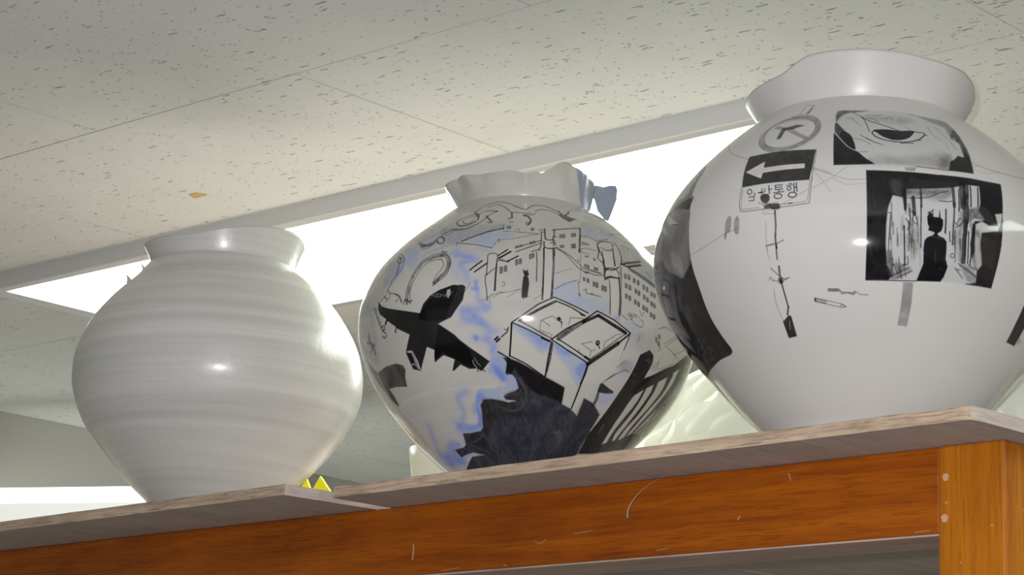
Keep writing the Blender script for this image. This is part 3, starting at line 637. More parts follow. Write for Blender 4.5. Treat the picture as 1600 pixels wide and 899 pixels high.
0 2 51 0 110 30 -371 1352 5 7 9 7 9 4 8 -1 8 -3 7 -6 2 -9 0 -10 -3 -8 -7 -4 -11 -1 -10 2 -8 5 -7 9
1 0 95 111 20 20 -1554 2315 4 17 8 25 18 22 25 18 34 15 36 12 40 7 40 4 42 -1 43 -5 43 -10 38 -11 34 -15 32 -18 29 -15 28 -13 26 -10 22 -7 16 -2 13 1 13 6 12 11 15 16 22 14 30 9 35 6 36 3 33 -3 34 -7 30 -9 28 -12 28 -15 26 -15 22 -15 20 -16 21 -15 28 -13 30 -12 21 -8
1 0 86 90 20 20 -888 2303 14 9 21 13 24 8 27 3 29 -1 29 -4 28 -5 26 -9 22 -10 20 -12 16 -15 16 -14 21 -17 22 -18 15 -12
1 0 86 90 20 0 -1448 2368 25 11 38 13 37 8 33 -4 30 -10 27 -12 28 -17 27 -19 24 -16 17 -14 13 -13 17 -8 21 -3 26 0 26 0 27 -3 29 -3 23 -1 17 1 13 3 9 2
1 0 91 119 20 20 -1572 2317 26 -11 34 -15 27 -9 18 3 13 9 13 8 7 7 8 5 18 3 42 -3 51 -4 31 -5 -3 -5 -21 -5 -21 -10 -13 -16 -13 -20 -10 -19 -6 -13 -3 -13 -7 -13 -13 -16 -17 -17 -19 -15 -21 -15 -25 -15 -30 -9 -41 0 -48 5 -43 1 -26 -8 -17 -13 -11 -12 -6 -11 1 -10 -1 -6
1 0 91 126 20 20 -1477 2273 -20 4 -32 5 -31 1 -29 -7 -26 -12 -22 -12 -16 -13 -10 -15 0 -15 12 -16 19 -17 20 -13 21 -10 24 -6 22 -3 24 3 22 7 20 9 16 11 15 13 8 15 -3 18 -11 21 -9 14
1 0 81 90 20 0 -1494 2259 -26 -3 -37 -4 -29 -6 -12 -11 -5 -15 5 -14 17 -15 23 -13 21 -8 17 1 14 6 11 9 8 13 5 15 3 11
1 0 75 84 20 0 -1595 2160 22 -3 32 -4 28 2 22 11 19 17 14 12
1 0 90 130 20 0 -1379 2254 9 -9 13 -13 14 -13 18 -14 20 -16 13 -11
1 0 86 84 20 0 -1293 2182 6 -6 8 -8 3 -6 -7 -3 -13 -1 -9 -1
1 0 86 84 20 0 -1298 2169 -35 -1
1 0 90 140 20 0 -1128 2283 19 -62
1 0 86 84 20 0 -1110 2224 -34 -13
1 0 86 84 20 0 -1110 2212 -26 -14
1 0 86 84 20 0 -1122 2171 31 -6
1 0 92 160 20 10 -1003 2246 14 -2 20 -4 16 -8 11 -16 7 -19 2 -18 -4 -15 -7 -13 -6 -9
1 0 91 90 20 0 -1004 2255 17 1 24 0 22 2 20 6 19 6 13 5
1 0 91 90 20 0 -939 2164 -34 4
1 0 91 90 20 0 -946 2145 -31 4
1 0 91 90 20 0 -950 2136 -19 -7
0 0 85 0 35 20 -655 2302 73 -22 88 -17 54 0 -65 -20 -57 -34 -61 40
1 0 97 126 20 0 -578 2287 41 22 44 36
1 0 97 104 20 0 -608 2282 -13 57
0 0 80 0 40 20 -1509 2280 8 2 18 -2 15 -8 15 -18 13 -23 4 -14 -10 4 -17 13 -17 14 -13 11 -12 13
1 0 75 97 20 30 -1599 2126 -16 -4 -22 -6 -22 -12 -20 -22 -21 -26 -20 -23 -21 -18 -19 -17 -21 -12 -23 -10 -24 -7 -16 -5
1 0 75 84 20 0 -1514 2108 -18 0 -24 0 -27 -6 -27 -16 -27 -21 -21 -15
1 7 91 126 20 0 -1634 1999 1 -5 2 -8 2 -7 -2 -5 -2 -4 -4 -2 -5 -2 -8 1 -7 1 -8 3 -9 4 -8 5 -9 6 -8 7 -9 8 -5 7 -6 8 -5 8 -2 6 0 6 1 5 4 3 5 2 7 1 9 -2 8 -2 10 -4 9 -5 9 -6 9 -7 9 -8 6 -8 6 -6
0 7 85 0 40 30 -1962 2047 9 -2 30 -15 33 -15 29 -11 32 -12 28 -6 26 0 23 6 18 8 7 15 2 17 1 6 7 -16 4 -27 -3 -21 -16 -11 -23 -6 -23 -2 -23 -1 -22 1 -27 10 -35 25 -47 34
1 0 75 77 20 0 -1824 1937 16 -1 21 -1 20 2 20 11 18 15 13 11
1 7 90 325 75 45 -1767 1714 9 22 14 31 16 26 21 14 25 9 25 8 25 7 26 5 23 2 20 -3 17 -6 15 -13 13 -21 9 -26 5 -26 0 -23 -3 -23 -7 -20 -10 -17 -13 -14 -12 -14 -14 -17 -14 -15 -9 -12
1 0 86 84 20 20 -1827 1467 4 24 2 35 3 34 4 27 4 25 5 26 6 27 6 26 7 27 7 24 7 24 12 22 17 20 21 18 26 14 28 12 31 8 29 3 22 -1 20 -5 19 -12 20 -19 20 -25 13 -24 5 -23 0 -23 -2 -23 -3 -22 -6 -22 -9 -20 -15 -18 -18 -14 -17 -14 -15 -14 -15 -11 -10 -9
1 0 86 84 20 20 -1772 1458 -5 17 -6 23 -3 25 2 24 5 26 6 27 6 26 8 26 9 26 10 27 12 27 14 24 19 18 23 14 25 9 28 4 28 0 20 -1
1 7 85 300 75 50 -1777 1699 -3 -21 -5 -29 -6 -30 -4 -31 -4 -32 -5 -30 -2 -30 -2 -28 -1 -19
1 0 75 77 20 0 -1570 1795 9 -12 12 -17 7 -18 0 -17 -5 -16 -6 -17 -9 -15 -11 -14 -9 -17 -6 -22 -6 -24 -4 -17
1 0 75 126 20 20 -1844 1447 4 11 6 16 7 9 10 -4 13 -10 11 -7 13 -2 13 1 7 1
1 0 75 126 20 20 -1862 1464 -5 17 -7 24 -11 20 -14 9 -15 5 -10 2
1 0 75 126 20 20 -1810 1480 10 -12 15 -16 9 -12
1 0 75 126 20 20 -1599 1880 16 -5 21 -7 16 -4
1 7 80 175 60 40 -2084 1923 27 -16 31 -21 21 -19 5 -10 -2 -10 2 -16 11 -28 11 -34 3 -30 -5 -23 -12 -19 -11 -19 -6 -20 -6 -20 -5 -22 -7 -27 -8 -28 -7 -20
1 0 75 77 20 0 -2146 1938 11 7 17 9 27 -2 42 -19 45 -28 32 -27 20 -27 12 -28 5 -24 -2 -18 -7 -14 -6 -17 -4 -20 -3 -23 -6 -21 -14 -22 -17 -20 -13 -14
1 7 91 90 20 0 -1974 1860 2 -5 4 -8 1 -7 -3 -3 -5 -2 -6 -1 -8 2 -11 3 -10 5 -11 6 -12 9 -10 8 -11 9 -9 9 -5 8 -2 6 0 5 3 3 7 1 9 -1 11 -3 14 -6 14 -7 10 -6
1 0 75 126 20 30 -2020 1600 13 -15 15 -21 6 -19 -10 -16 -21 -13 -15 -9
1 0 75 126 20 30 -2051 1543 -9 -2 -13 -3 -9 -4 -7 -4 -4 -5 -2 -4
1 0 75 126 20 30 -1999 1570 21 -5 28 -8 24 -9 19 -12 15 -15 12 -13 9 -13 6 -13 2 -8
1 0 75 126 20 30 -1901 1496 -4 -4 -8 -5 -6 -3
1 0 75 126 20 30 -2067 1563 17 -14 21 -17 15 -13
1 0 97 111 20 0 -2186 1486 49 -105 46 -105
1 0 91 84 20 0 -2162 1483 48 -107 43 -97
1 0 91 104 20 0 -2101 1300 13 4 17 5 13 1 6 -6 1 -10 -3 -9 -10 -5 -16 -3 -7 -4 6 -6 13 -6 10 -7 5 -8 0 -9 -3 -7 -7 -7 -12 -5 -9 -2 -10 6 -8 10 -6 8
0 7 80 0 50 30 -2311 1315 10 -6 7 -19 5 -18 -3 -15 -5 -14 2 -14 22 -13 28 -11 18 -9 -5 -6 -15 -4 -12 -8 -2 -18 1 -22 -2 -16 -9 -5 -13 0 -9 5 1 13 3 17 -3 11 -17 -1 -23 -7 -21 -4 -18 4 -12 7 -4 6 17 0 25 -1 18 3 8 10 0 15 -6 12 -22 10 -32 9 -22 8 -2 7 12 5 11 3 10 -3 12 -5 13 3 13 22 12 31
1 4 64 97 20 30 -2468 1446 33 -36 33 -46 23 -39 23 -32 19 -27 13 -18
0 0 98 0 35 2 -2125 1527 43 -49 82 -37 164 -49 140 -40 28 71 60 65 68 38 82 24 82 3 21 -20 -17 -107 -85 -132 -104 -44 91 -81 129 -114 129 -100 -65 -68 -140 59 -149 94 -24 -32 -53 -41 6 50 15 42 -59 29 -38 -63 -78 -105 -73 22 -19 128 78 128 -116 67 -12 -38 -14 11 22 39 -81 62 -22 -30 -18 9 25 39 -74 54 -27 48
0 0 98 0 35 2 -1556 1251 110 -91 99 -128 23 -127 -50 -1 -63 34 -65 -42 -12 4 38 78 -82 36 -88 -45 21 86
0 0 98 0 35 2 -1692 1356 27 37 35 44 38 39 41 30 44 24 35 17 24 9 17 1 12 -5 7 -7 2 -13 -4 -24 -14 -39 -20 -48 -20 -45 -12 -38 -11 -34 -26 -23 -57 -4 -75 9 -53 14 -16 14 8 18
0 5 85 0 30 30 -1877 1079 48 1 34 -82 2 -69 -29 9 -6 44 -9 49
0 0 95 0 30 20 -1866 1066 29 -7 7 -57 -28 -24 -14 43
1 5 91 97 20 0 -1875 1073 52 -2 23 -75 -1 -69
1 5 86 84 20 0 -1886 967 45 14 15 -18
0 6 85 0 35 10 -1486 1517 24 7 4 -43 -18 -35 -14 22
1 4 97 70 20 0 -1619 1479 8 4 9 4 9 1 6 -5 3 -8 3 -6
1 4 97 70 20 0 -1570 1486 4 2 7 2 6 0 3 -6 1 -9 -1 -7 -4 -3 -8 0 -5 2 -2 6 -1 7 0 6
1 4 97 70 20 0 -1540 1492 6 -5 8 -7 3 -5 -4 -5 -8 -3 -7 -3
1 4 97 70 20 0 -1512 1486 3 -8 4 -10 5 -5 3 6 4 12 3 6 4 -6 4 -11 3 -8
1 4 97 70 20 0 -1469 1494 6 0 9 1 6 0
0 0 85 0 30 20 -1311 985 3 0 5 -2 4 -3 1 -4 0 -4 -1 -4 -4 0 -4 1 -3 2 -2 5 0 5
0 0 85 0 30 20 -1294 957 4 1 4 -2 4 -3 1 -4 0 -5 -1 -3 -3 0 -5 1 -3 2 -2 5 0 5
0 0 85 0 30 20 -1307 931 4 0 4 -1 4 -3 1 -4 0 -5 -1 -3 -4 0 -4 1 -3 2 -2 4 0 5
0 0 85 0 30 20 -1291 904 3 1 6 -3 3 -2 1 -4 0 -5 -1 -3 -3 0 -5 1 -3 2 -2 4 0 6
0 0 85 0 30 20 -1273 933 3 0 5 -1 4 -3 1 -4 0 -5 -1 -3 -3 -1 -5 1 -3 3 -2 4 0 6
0 0 85 0 30 20 -1267 897 4 0 5 -1 4 -3 1 -4 0 -4 -2 -4 -2 -1 -5 2 -4 2 -1 4 -1 6
0 0 85 0 30 20 -1314 1009 4 0 5 -2 3 -3 2 -4 -1 -4 -1 -3 -3 -1 -4 1 -3 2 -2 5 -1 5
0 0 85 0 30 20 -1275 970 4 1 5 -2 3 -3 2 -4 0 -5 -1 -3 -4 0 -4 1 -3 2 -2 4 0 6
0 0 85 0 30 20 -1328 958 3 1 5 -2 3 -3 2 -4 -1 -5 -1 -3 -3 -1 -5 2 -3 2 -1 4 0 6
0 0 85 0 30 20 -1317 898 4 0 5 -1 4 -3 1 -4 0 -5 -2 -3 -3 0 -4 1 -4 2 -1 4 0 6
0 0 85 0 30 20 -1288 995 3 0 5 -2 4 -2 1 -5 0 -4 -1 -3 -4 -1 -4 1 -3 2 -1 5 -1 5
0 0 85 0 30 20 -1343 935 3 0 5 -2 4 -3 1 -3 0 -5 -2 -3 -3 -1 -5 1 -3 3 -1 4 0 5
1 5 75 84 20 0 -1338 964 1 -7 1 -10 3 -10 6 -10 7 -10 5 -7
1 5 75 70 20 0 -1321 984 3 -9 4 -13 5 -12 9 -11 9 -9 6 -7
0 8 95 0 40 10 -2360 993 184 16 146 -1 68 -25 9 -35 -39 -50 -31 -68 -160 20 -121 5 12 -54 -11 -70 -40 -8 -30 62 -17 90
0 7 80 0 75 30 -2521 1170 52 -85 105 -94 28 -140 5 -124 -68 48 -75 146 -39 143
1 7 64 70 20 30 -1328 1572 -8 -37 -25 -37 -43 -75 -10 -50
1 7 64 70 20 30 -1379 1493 13 22
1 7 64 70 20 30 -1240 1415 67 51 115 22 48 22
1 7 64 70 20 30 -1173 1435 49 52 17 -10
1 7 64 70 20 30 -993 1516 -81 -70
1 7 64 70 20 30 -911 1432 56 45 -8 32
1 7 64 70 20 30 -776 1527 63 50 87 44
1 7 64 70 20 30 -769 1659 61 36 55 24
1 7 64 70 20 30 -619 1611 -2 -13
1 7 64 70 20 30 -564 2176 29 -19
1 7 64 70 20 30 -1062 2070 29 20 13 -34
1 7 64 70 20 30 -1189 1384 -9 51 25 31
1 7 64 70 20 30 -936 1451 -41 6
1 0 86 97 20 0 -1361 1498 -26 -34
1 0 86 97 20 0 -619 1508 4 -20
1 0 97 140 20 0 -1336 1679 74 79
1 0 97 140 20 0 -1303 1659 76 74
1 0 92 150 20 20 -1462 1965 80 44 102 47 125 35
1 7 86 90 20 0 -1492 1949 147 -27 138 -40
1 7 75 77 20 0 -1503 1959 10 -33
1 7 75 70 20 30 -1208 1892 32 65 113 20 195 60
1 7 64 70 20 0 -1178 1971 10 -2 6 -38
1 7 86 77 20 50 -1165 2136 12 -74 145 -16 140 -9
1 0 91 90 20 15 -1228 1805 8 17 25 7 28 -8 11 -18 -2 -36
1 0 91 90 20 15 -1228 1805 6 -72 2 -93
1 0 91 90 20 15 -1220 1640 -7 -18 1 -48 12 -76 5 -83
1 0 91 90 20 15 -1225 1624 52 61 18 12
1 0 91 90 20 15 -1160 1767 4 -82 -3 -112 -5 -80
1 0 91 90 20 15 -1156 1803 50 44 16 19
1 0 91 90 20 15 -1154 1779 83 68
1 0 91 90 20 15 -1144 1767 18 -12 52 -5
1 0 91 90 20 15 -1160 1749 33 18 45 -23
1 0 91 90 20 15 -1091 1749 74 56
1 0 91 90 20 15 -892 1849 2 -109 -3 -46 -2 -112
1 0 91 90 20 15 -846 2053 -12 -137 -16 -53
1 0 91 90 20 15 -928 1847 54 29
1 0 91 90 20 15 -1035 1842 182 101
1 0 91 90 20 15 -1041 1880 113 57 77 32
1 0 95 120 20 0 -1156 1803 57 57
1 0 100 154 20 0 -1145 1779 74 65
1 0 97 126 20 0 -1091 1749 72 52
1 0 97 140 20 20 -1159 1731 -1 -233
0 7 68 0 35 45 -1134 1697 20 7 3 -58 -20 -7
1 0 91 63 20 0 -1134 1697 3 -58
1 0 91 77 20 0 -1124 1700 2 -57
1 5 75 63 20 0 -1128 1685 2 -37
0 7 68 0 35 45 -1106 1708 20 7 2 -53 -20 -7
1 0 91 63 20 0 -1106 1708 2 -53
1 0 91 77 20 0 -1096 1712 3 -53
1 5 75 63 20 0 -1100 1697 2 -34
0 7 68 0 35 45 -1033 1766 19 8 1 -50 -18 -8
1 0 91 63 20 0 -1033 1766 2 -50
1 0 91 77 20 0 -1024 1770 2 -49
1 5 75 63 20 0 -1027 1756 1 -32
0 7 68 0 35 45 -1009 1774 19 8 1 -48 -19 -7
1 0 91 63 20 0 -1009 1774 1 -47
1 0 91 77 20 0 -1000 1778 1 -47
1 5 75 63 20 0 -1004 1765 1 -31
0 7 68 0 35 45 -940 1821 14 6 0 -44 -14 -5
1 0 91 63 20 0 -940 1821 0 -43
1 0 91 77 20 0 -933 1824 0 -44
1 5 75 63 20 0 -936 1813 0 -29
0 7 68 0 35 45 -921 1830 14 6 0 -42 -14 -5
1 0 91 63 20 0 -921 1830 0 -41
1 0 91 77 20 0 -914 1833 0 -42
1 5 75 63 20 0 -917 1822 0 -27
0 7 68 0 35 45 -1131 2116 37 0 5 -32 -36 0
1 0 91 63 20 0 -1131 2116 6 -32
1 0 91 77 20 0 -1113 2116 6 -33
1 5 75 63 20 0 -1120 2109 4 -21
0 7 68 0 35 45 -930 2101 30 2 -1 -32 -29 -2
1 0 91 63 20 0 -930 2101 0 -32
1 0 91 77 20 0 -915 2102 -1 -32
1 5 75 63 20 0 -922 2095 0 -21
0 7 68 0 35 45 -937 1947 17 4 0 -24 -17 -4
1 0 91 63 20 0 -937 1947 0 -24
1 0 91 77 20 0 -929 1949 0 -24
1 5 75 63 20 0 -933 1942 0 -15
0 7 68 0 35 45 -915 1957 18 4 -1 -24 -17 -4
1 0 91 63 20 0 -915 1957 0 -24
1 0 91 77 20 0 -906 1959 0 -24
1 5 75 63 20 0 -910 1952 0 -16
0 7 68 0 35 45 -1038 1900 20 5 1 -20 -20 -5
1 0 91 63 20 0 -1038 1900 1 -20
1 0 91 77 20 0 -1028 1903 1 -21
1 5 75 63 20 0 -1032 1896 1 -13
0 7 68 0 35 45 -1011 1912 18 4 1 -20 -18 -5
1 0 91 63 20 0 -1011 1912 1 -21
1 0 91 77 20 0 -1002 1914 1 -21
1 5 75 63 20 0 -1006 1908 1 -13
0 7 68 0 35 45 -700 2049 24 4 -7 -37 -24 -4
1 0 91 63 20 0 -700 2049 -7 -37
1 0 91 77 20 0 -688 2051 -7 -37
1 5 75 63 20 0 -695 2043 -4 -24
0 7 68 0 35 45 -674 2056 25 3 -9 -40 -23 -3
1 0 91 63 20 0 -674 2056 -7 -40
1 0 91 77 20 0 -661 2058 -9 -41
1 5 75 63 20 0 -668 2049 -6 -26
0 7 68 0 35 45 -595 2076 22 4 -12 -38 -20 -4
1 0 91 63 20 0 -595 2076 -10 -38
1 0 91 77 20 0 -584 2078 -12 -38
1 5 75 63 20 0 -591 2069 -7 -24
0 7 68 0 35 45 -570 2083 19 3 -13 -38 -18 -3
1 0 91 63 20 0 -570 2083 -12 -38
1 0 91 77 20 0 -561 2084 -12 -38
1 5 75 63 20 0 -568 2076 -7 -25
0 7 68 0 35 45 -625 1957 17 3 -8 -40 -16 -3
1 0 91 63 20 0 -625 1957 -7 -40
1 0 91 77 20 0 -616 1959 -8 -41
1 5 75 63 20 0 -622 1950 -5 -26
0 7 68 0 35 45 -605 1963 17 3 -10 -44 -16 -2
1 0 91 63 20 0 -605 1963 -9 -43
1 0 91 77 20 0 -597 1965 -9 -44
1 5 75 63 20 0 -603 1955 -5 -28
0 7 68 0 35 45 -714 1937 34 5 -5 -30 -33 -4
1 0 91 63 20 0 -714 1937 -4 -29
1 0 91 77 20 0 -698 1939 -3 -29
1 5 75 63 20 0 -706 1932 -2 -19
0 7 68 0 35 45 -583 1652 14 -2 -2 -29 -14 2
1 0 91 63 20 0 -583 1652 -2 -29
1 0 91 77 20 0 -576 1651 -2 -29
1 5 75 63 20 0 -579 1647 -2 -19
0 7 68 0 35 45 -558 1647 17 -4 -2 -33 -18 3
1 0 91 63 20 0 -558 1647 -3 -34
1 0 91 77 20 0 -550 1645 -2 -33
1 5 75 63 20 0 -554 1641 -1 -22
0 7 68 0 35 45 -517 1627 18 -3 -3 -40 -18 3
1 0 91 63 20 0 -517 1627 -3 -40
1 0 91 77 20 0 -508 1625 -3 -40
1 5 75 63 20 0 -512 1620 -2 -26
0 7 68 0 35 45 -495 1622 16 -4 -4 -42 -16 4
1 0 91 63 20 0 -495 1622 -4 -42
1 0 91 77 20 0 -487 1620 -4 -42
1 5 75 63 20 0 -492 1614 -2 -27
0 7 68 0 35 45 -456 1605 17 -1 -4 -45 -17 1
1 0 91 63 20 0 -456 1605 -4 -45
1 0 91 77 20 0 -448 1604 -3 -44
1 5 75 63 20 0 -453 1597 -2 -29
0 7 68 0 35 45 -436 1600 16 -2 -3 -44 -16 2
1 0 91 63 20 0 -436 1600 -3 -44
1 0 91 77 20 0 -428 1599 -3 -44
1 5 75 63 20 0 -432 1592 -2 -29
0 7 68 0 35 45 -560 1774 13 -3 -4 -24 -12 3
1 0 91 63 20 0 -560 1774 -3 -24
1 0 91 77 20 0 -553 1772 -4 -24
1 5 75 63 20 0 -557 1769 -2 -15
0 7 68 0 35 45 -542 1770 17 -2 -4 -27 -17 2
1 0 91 63 20 0 -542 1770 -4 -27
1 0 91 77 20 0 -533 1769 -5 -27
1 5 75 63 20 0 -538 1765 -2 -17
0 7 68 0 35 45 -541 1857 30 3 -3 -14 -30 -2
1 0 91 63 20 0 -541 1857 -3 -13
1 0 91 77 20 0 -526 1858 -3 -13
1 5 75 63 20 0 -534 1855 -1 -8
0 7 68 0 35 45 -493 1757 13 -1 -4 -24 -13 1
1 0 91 63 20 0 -493 1757 -4 -24
1 0 91 77 20 0 -486 1757 -4 -25
1 5 75 63 20 0 -490 1753 -3 -16
0 7 68 0 35 45 -476 1755 13 -1 -4 -23 -13 0
1 0 91 63 20 0 -476 1755 -4 -24
1 0 91 77 20 0 -469 1755 -4 -24
1 5 75 63 20 0 -473 1751 -3 -15
0 7 68 0 35 45 -480 1843 14 -1 -5 -23 -13 2
1 0 91 63 20 0 -480 1843 -4 -22
1 0 91 77 20 0 -472 1843 -6 -23
1 5 75 63 20 0 -476 1840 -4 -15
0 7 68 0 35 45 -567 1705 31 3 -1 -15 -31 -2
1 0 91 63 20 0 -567 1705 -1 -14
1 0 91 77 20 0 -551 1706 -2 -14
1 5 75 63 20 0 -558 1703 -2 -9
1 7 64 70 20 0 -1117 1562 5 3 6 2 5 0 3 -7 1 -11 -2 -8 -4 -5 -7 -4 -5 -2
0 0 96 0 35 5 -980 1685 10 -14 10 -2 8 18 4 -29 6 -24 -10 -9 7 -25 4 -43 -7 -65 -3 -42 -8 -13 -9 8 -8 -15 -14 14 0 46 6 86 3 36 8 14 -5 17 -4 23
0 6 35 0 50 5 -817 1973 64 7 -9 -80 -15 -157 -9 -145 -5 -136 -64 -26 2 141 5 151 8 164 8 79
1 0 90 120 20 0 -815 2099 -7 -79 3 -36
1 0 90 130 20 20 -735 2104 -15 -83 -17 -43
1 0 91 97 20 0 -819 1984 7 -3 10 -2 9 -1 10 2 9 3 7 1 6 -3 4 -4 3 -3
1 0 91 111 20 0 -833 1958 -1 -15 -2 -21 2 -17 9 -8 12 -5 13 -1 13 1 14 5 9 3
1 0 97 140 20 20 -838 1892 -12 -241 -8 -216
1 9 90 180 20 30 -771 1886 -7 -135 -13 -161 -8 -135
1 0 86 97 20 0 -762 1900 -5 -76
1 0 86 90 20 25 -865 2083 49 7
1 0 86 90 20 25 -856 2060 31 3
1 0 86 90 20 25 -756 2090 114 30 155 34
1 0 86 90 20 25 -786 1949 31 14 7 -23 -21 -15
1 0 86 90 20 25 -762 2019 34 2
1 0 86 90 20 25 -750 1975 -16 -24 11 -17
1 0 86 90 20 25 -753 1901 61 -43 76 -122 33 -29 89 -20 58 5
1 0 86 90 20 25 -606 1809 6 -17
1 0 86 90 20 25 -751 1914 93 -76 79 -96 135 -34
1 0 99 140 20 20 -491 2148 -54 -138 -35 -123
1 0 91 90 20 20 -727 2100 234 53
1 7 64 70 20 40 -563 1916 -26 -140 -19 -163 -12 -19 1 -91
1 7 81 84 20 25 -509 2077 62 -16 58 -26
1 7 81 84 20 25 -517 2056 45 0
1 7 81 84 20 25 -536 1998 59 -15 -14 -11 -51 -4
1 7 81 84 20 25 -389 2035 137 46
1 7 81 84 20 25 -563 1916 40 19 80 -10
1 7 81 84 20 25 -564 1890 56 -15
1 7 81 84 20 25 -594 1728 140 -22
1 7 81 84 20 25 -588 1539 20 14 -3 -32 20 -8 26 9
1 7 81 84 20 25 -543 1514 72 -9
0 4 70 0 50 20 -534 1999 58 -13 -64 -23
0 6 30 0 50 5 -391 1955 137 31 -75 -208 32 -19 -13 -79 -27 -152 -10 -143 -57 -10 -2 139 14 149 -35 18 10 105
1 0 91 104 20 0 -399 1997 7 8 11 11 15 11 22 9 25 7 26 6 22 3 21 1 15 -2 3 -10 -2 -13 -2 -9
1 0 86 90 20 0 -378 1969 5 -5 7 -8 11 -4 15 -1 20 2 18 5 16 8 15 10 11 11 6 14 2 15 1 11
1 0 91 111 20 20 -399 1997 -8 -73 9 -67 -13 -83 19 -20
1 0 92 150 20 20 -270 1968 -30 -76 -20 -86
1 0 91 104 20 0 -387 1928 -5 -24 -8 -33 -5 -29 -6 -22 -5 -18 -1 -16 9 -13 13 -10 14 -6 16 -1 16 4 16 7 17 10 16 14 12 10
1 0 90 120 20 10 -203 2056 3 -14 4 -19 -1 -23 -7 -29 -9 -33 -9 -28 -11 -25 -11 -22 -7 -14
0 0 92 0 35 10 -420 1772 27 -21 -16 -16 -14 -53 43 21 66 -6 2 -10 -72 -5 -47 -32 -1 43
1 0 92 150 20 15 -313 1704 -9 -125 -11 -203
1 0 86 97 20 30 -393 1663 -9 -148 -1 -140
1 0 91 104 20 0 -418 1759 22 7 30 8 25 4 14 -2 10 -7 6 -8 4 -10 0 -12 1 -8
1 0 91 111 20 20 -409 1971 -6 -49 -34 -76 35 -33
1 7 75 70 20 0 -265 1832 -43 -151 -19 -103
1 0 95 170 20 0 -257 1834 100 38 131 45
1 0 95 200 20 0 -205 1823 98 35 63 22
1 0 95 150 20 0 -256 1837 57 -16
1 0 91 119 20 0 -195 1823 0 -23
1 0 91 119 20 0 -182 1814 1 -22
1 0 91 119 20 0 -168 1806 0 -22
1 0 91 119 20 0 -155 1799 1 -22
1 0 91 119 20 0 -141 1791 1 -22
1 0 91 119 20 0 -127 1784 2 -22
1 0 91 119 20 0 -113 1776 2 -21
1 0 91 119 20 0 -99 1768 2 -21
1 0 91 119 20 0 -83 1761 1 -21
1 0 91 119 20 0 -69 1754 2 -21
1 0 91 119 20 0 -54 1747 2 -21
1 0 91 119 20 0 -39 1740 4 -20
1 0 91 119 20 0 -22 1734 2 -21
1 0 91 119 20 0 -6 1727 2 -21
1 0 91 119 20 0 11 1721 3 -21
1 0 91 90 20 0 -199 1821 110 -43 116 -65
1 0 86 77 20 0 -194 1797 95 -48 106 -56
1 7 86 84 20 0 -272 1804 -44 -224 -8 -190
0 7 72 0 35 45 -254 1750 19 -6 -11 -43 -19 5
1 0 97 63 20 0 -254 1750 -11 -44
1 0 97 77 20 0 -245 1747 -11 -44
1 5 75 63 20 0 -251 1742 -7 -28
0 7 72 0 35 45 -224 1747 19 -6 -12 -44 -20 6
1 0 97 63 20 0 -224 1747 -13 -44
1 0 97 77 20 0 -215 1744 -11 -44
1 5 75 63 20 0 -221 1739 -7 -28
0 7 72 0 35 45 -184 1727 20 -5 -11 -43 -20 5
1 0 97 63 20 0 -184 1727 -11 -43
1 0 97 77 20 0 -174 1724 -11 -43
1 5 75 63 20 0 -180 1720 -8 -29
0 7 72 0 35 45 -151 1717 21 -5 -11 -43 -21 5
1 0 97 63 20 0 -151 1717 -11 -43
1 0 97 77 20 0 -140 1715 -11 -43
1 5 75 63 20 0 -146 1710 -8 -28
0 7 72 0 35 45 -105 1688 21 -4 -10 -43 -23 5
1 0 97 63 20 0 -105 1688 -12 -42
1 0 97 77 20 0 -95 1686 -11 -42
1 5 75 63 20 0 -101 1681 -7 -27
0 7 72 0 35 45 -76 1676 23 -4 -12 -43 -23 4
1 0 97 63 20 0 -76 1676 -12 -43
1 0 97 77 20 0 -65 1674 -11 -43
1 5 75 63 20 0 -72 1669 -7 -28
0 7 72 0 35 45 -39 1646 23 -4 -9 -42 -24 4
1 0 97 63 20 0 -39 1646 -10 -42
1 0 97 77 20 0 -28 1644 -10 -42
1 5 75 63 20 0 -34 1639 -7 -27
0 7 72 0 35 45 -13 1638 25 -3 -10 -42 -24 3
1 0 97 63 20 0 -13 1638 -9 -42
1 0 97 77 20 0 0 1636 -10 -42
1 5 75 63 20 0 -7 1631 -6 -27
0 7 72 0 35 45 -267 1662 19 -6 -7 -41 -19 6
1 0 97 63 20 0 -267 1662 -7 -41
1 0 97 77 20 0 -258 1659 -7 -41
1 5 75 63 20 0 -263 1655 -5 -27
0 7 72 0 35 45 -238 1652 19 -5 -7 -41 -19 5
1 0 97 63 20 0 -238 1652 -7 -41
1 0 97 77 20 0 -228 1650 -7 -41
1 5 75 63 20 0 -234 1645 -4 -26
0 7 72 0 35 45 -191 1632 20 -5 -6 -40 -20 5
1 0 97 63 20 0 -191 1632 -6 -40
1 0 97 77 20 0 -181 1630 -6 -41
1 5 75 63 20 0 -187 1626 -4 -27
0 7 72 0 35 45 -165 1621 20 -5 -7 -40 -20 5
1 0 97 63 20 0 -165 1621 -7 -40
1 0 97 77 20 0 -155 1619 -7 -41
1 5 75 63 20 0 -161 1615 -4 -27
0 7 72 0 35 45 -124 1597 23 -4 -6 -40 -22 4
1 0 97 63 20 0 -124 1597 -5 -40
1 0 97 77 20 0 -112 1595 -6 -40
1 5 75 63 20 0 -118 1591 -4 -26
0 7 72 0 35 45 -95 1582 22 -4 -6 -40 -22 4
1 0 97 63 20 0 -95 1582 -6 -40
1 0 97 77 20 0 -84 1580 -6 -40
1 5 75 63 20 0 -90 1576 -3 -26
0 7 72 0 35 45 -60 1557 24 -3 -4 -40 -24 4
1 0 97 63 20 0 -60 1557 -4 -39
1 0 97 77 20 0 -49 1555 -3 -39
1 5 75 63 20 0 -54 1551 -3 -26
0 7 72 0 35 45 -33 1547 24 -3 -4 -40 -24 4
1 0 97 63 20 0 -33 1547 -4 -39
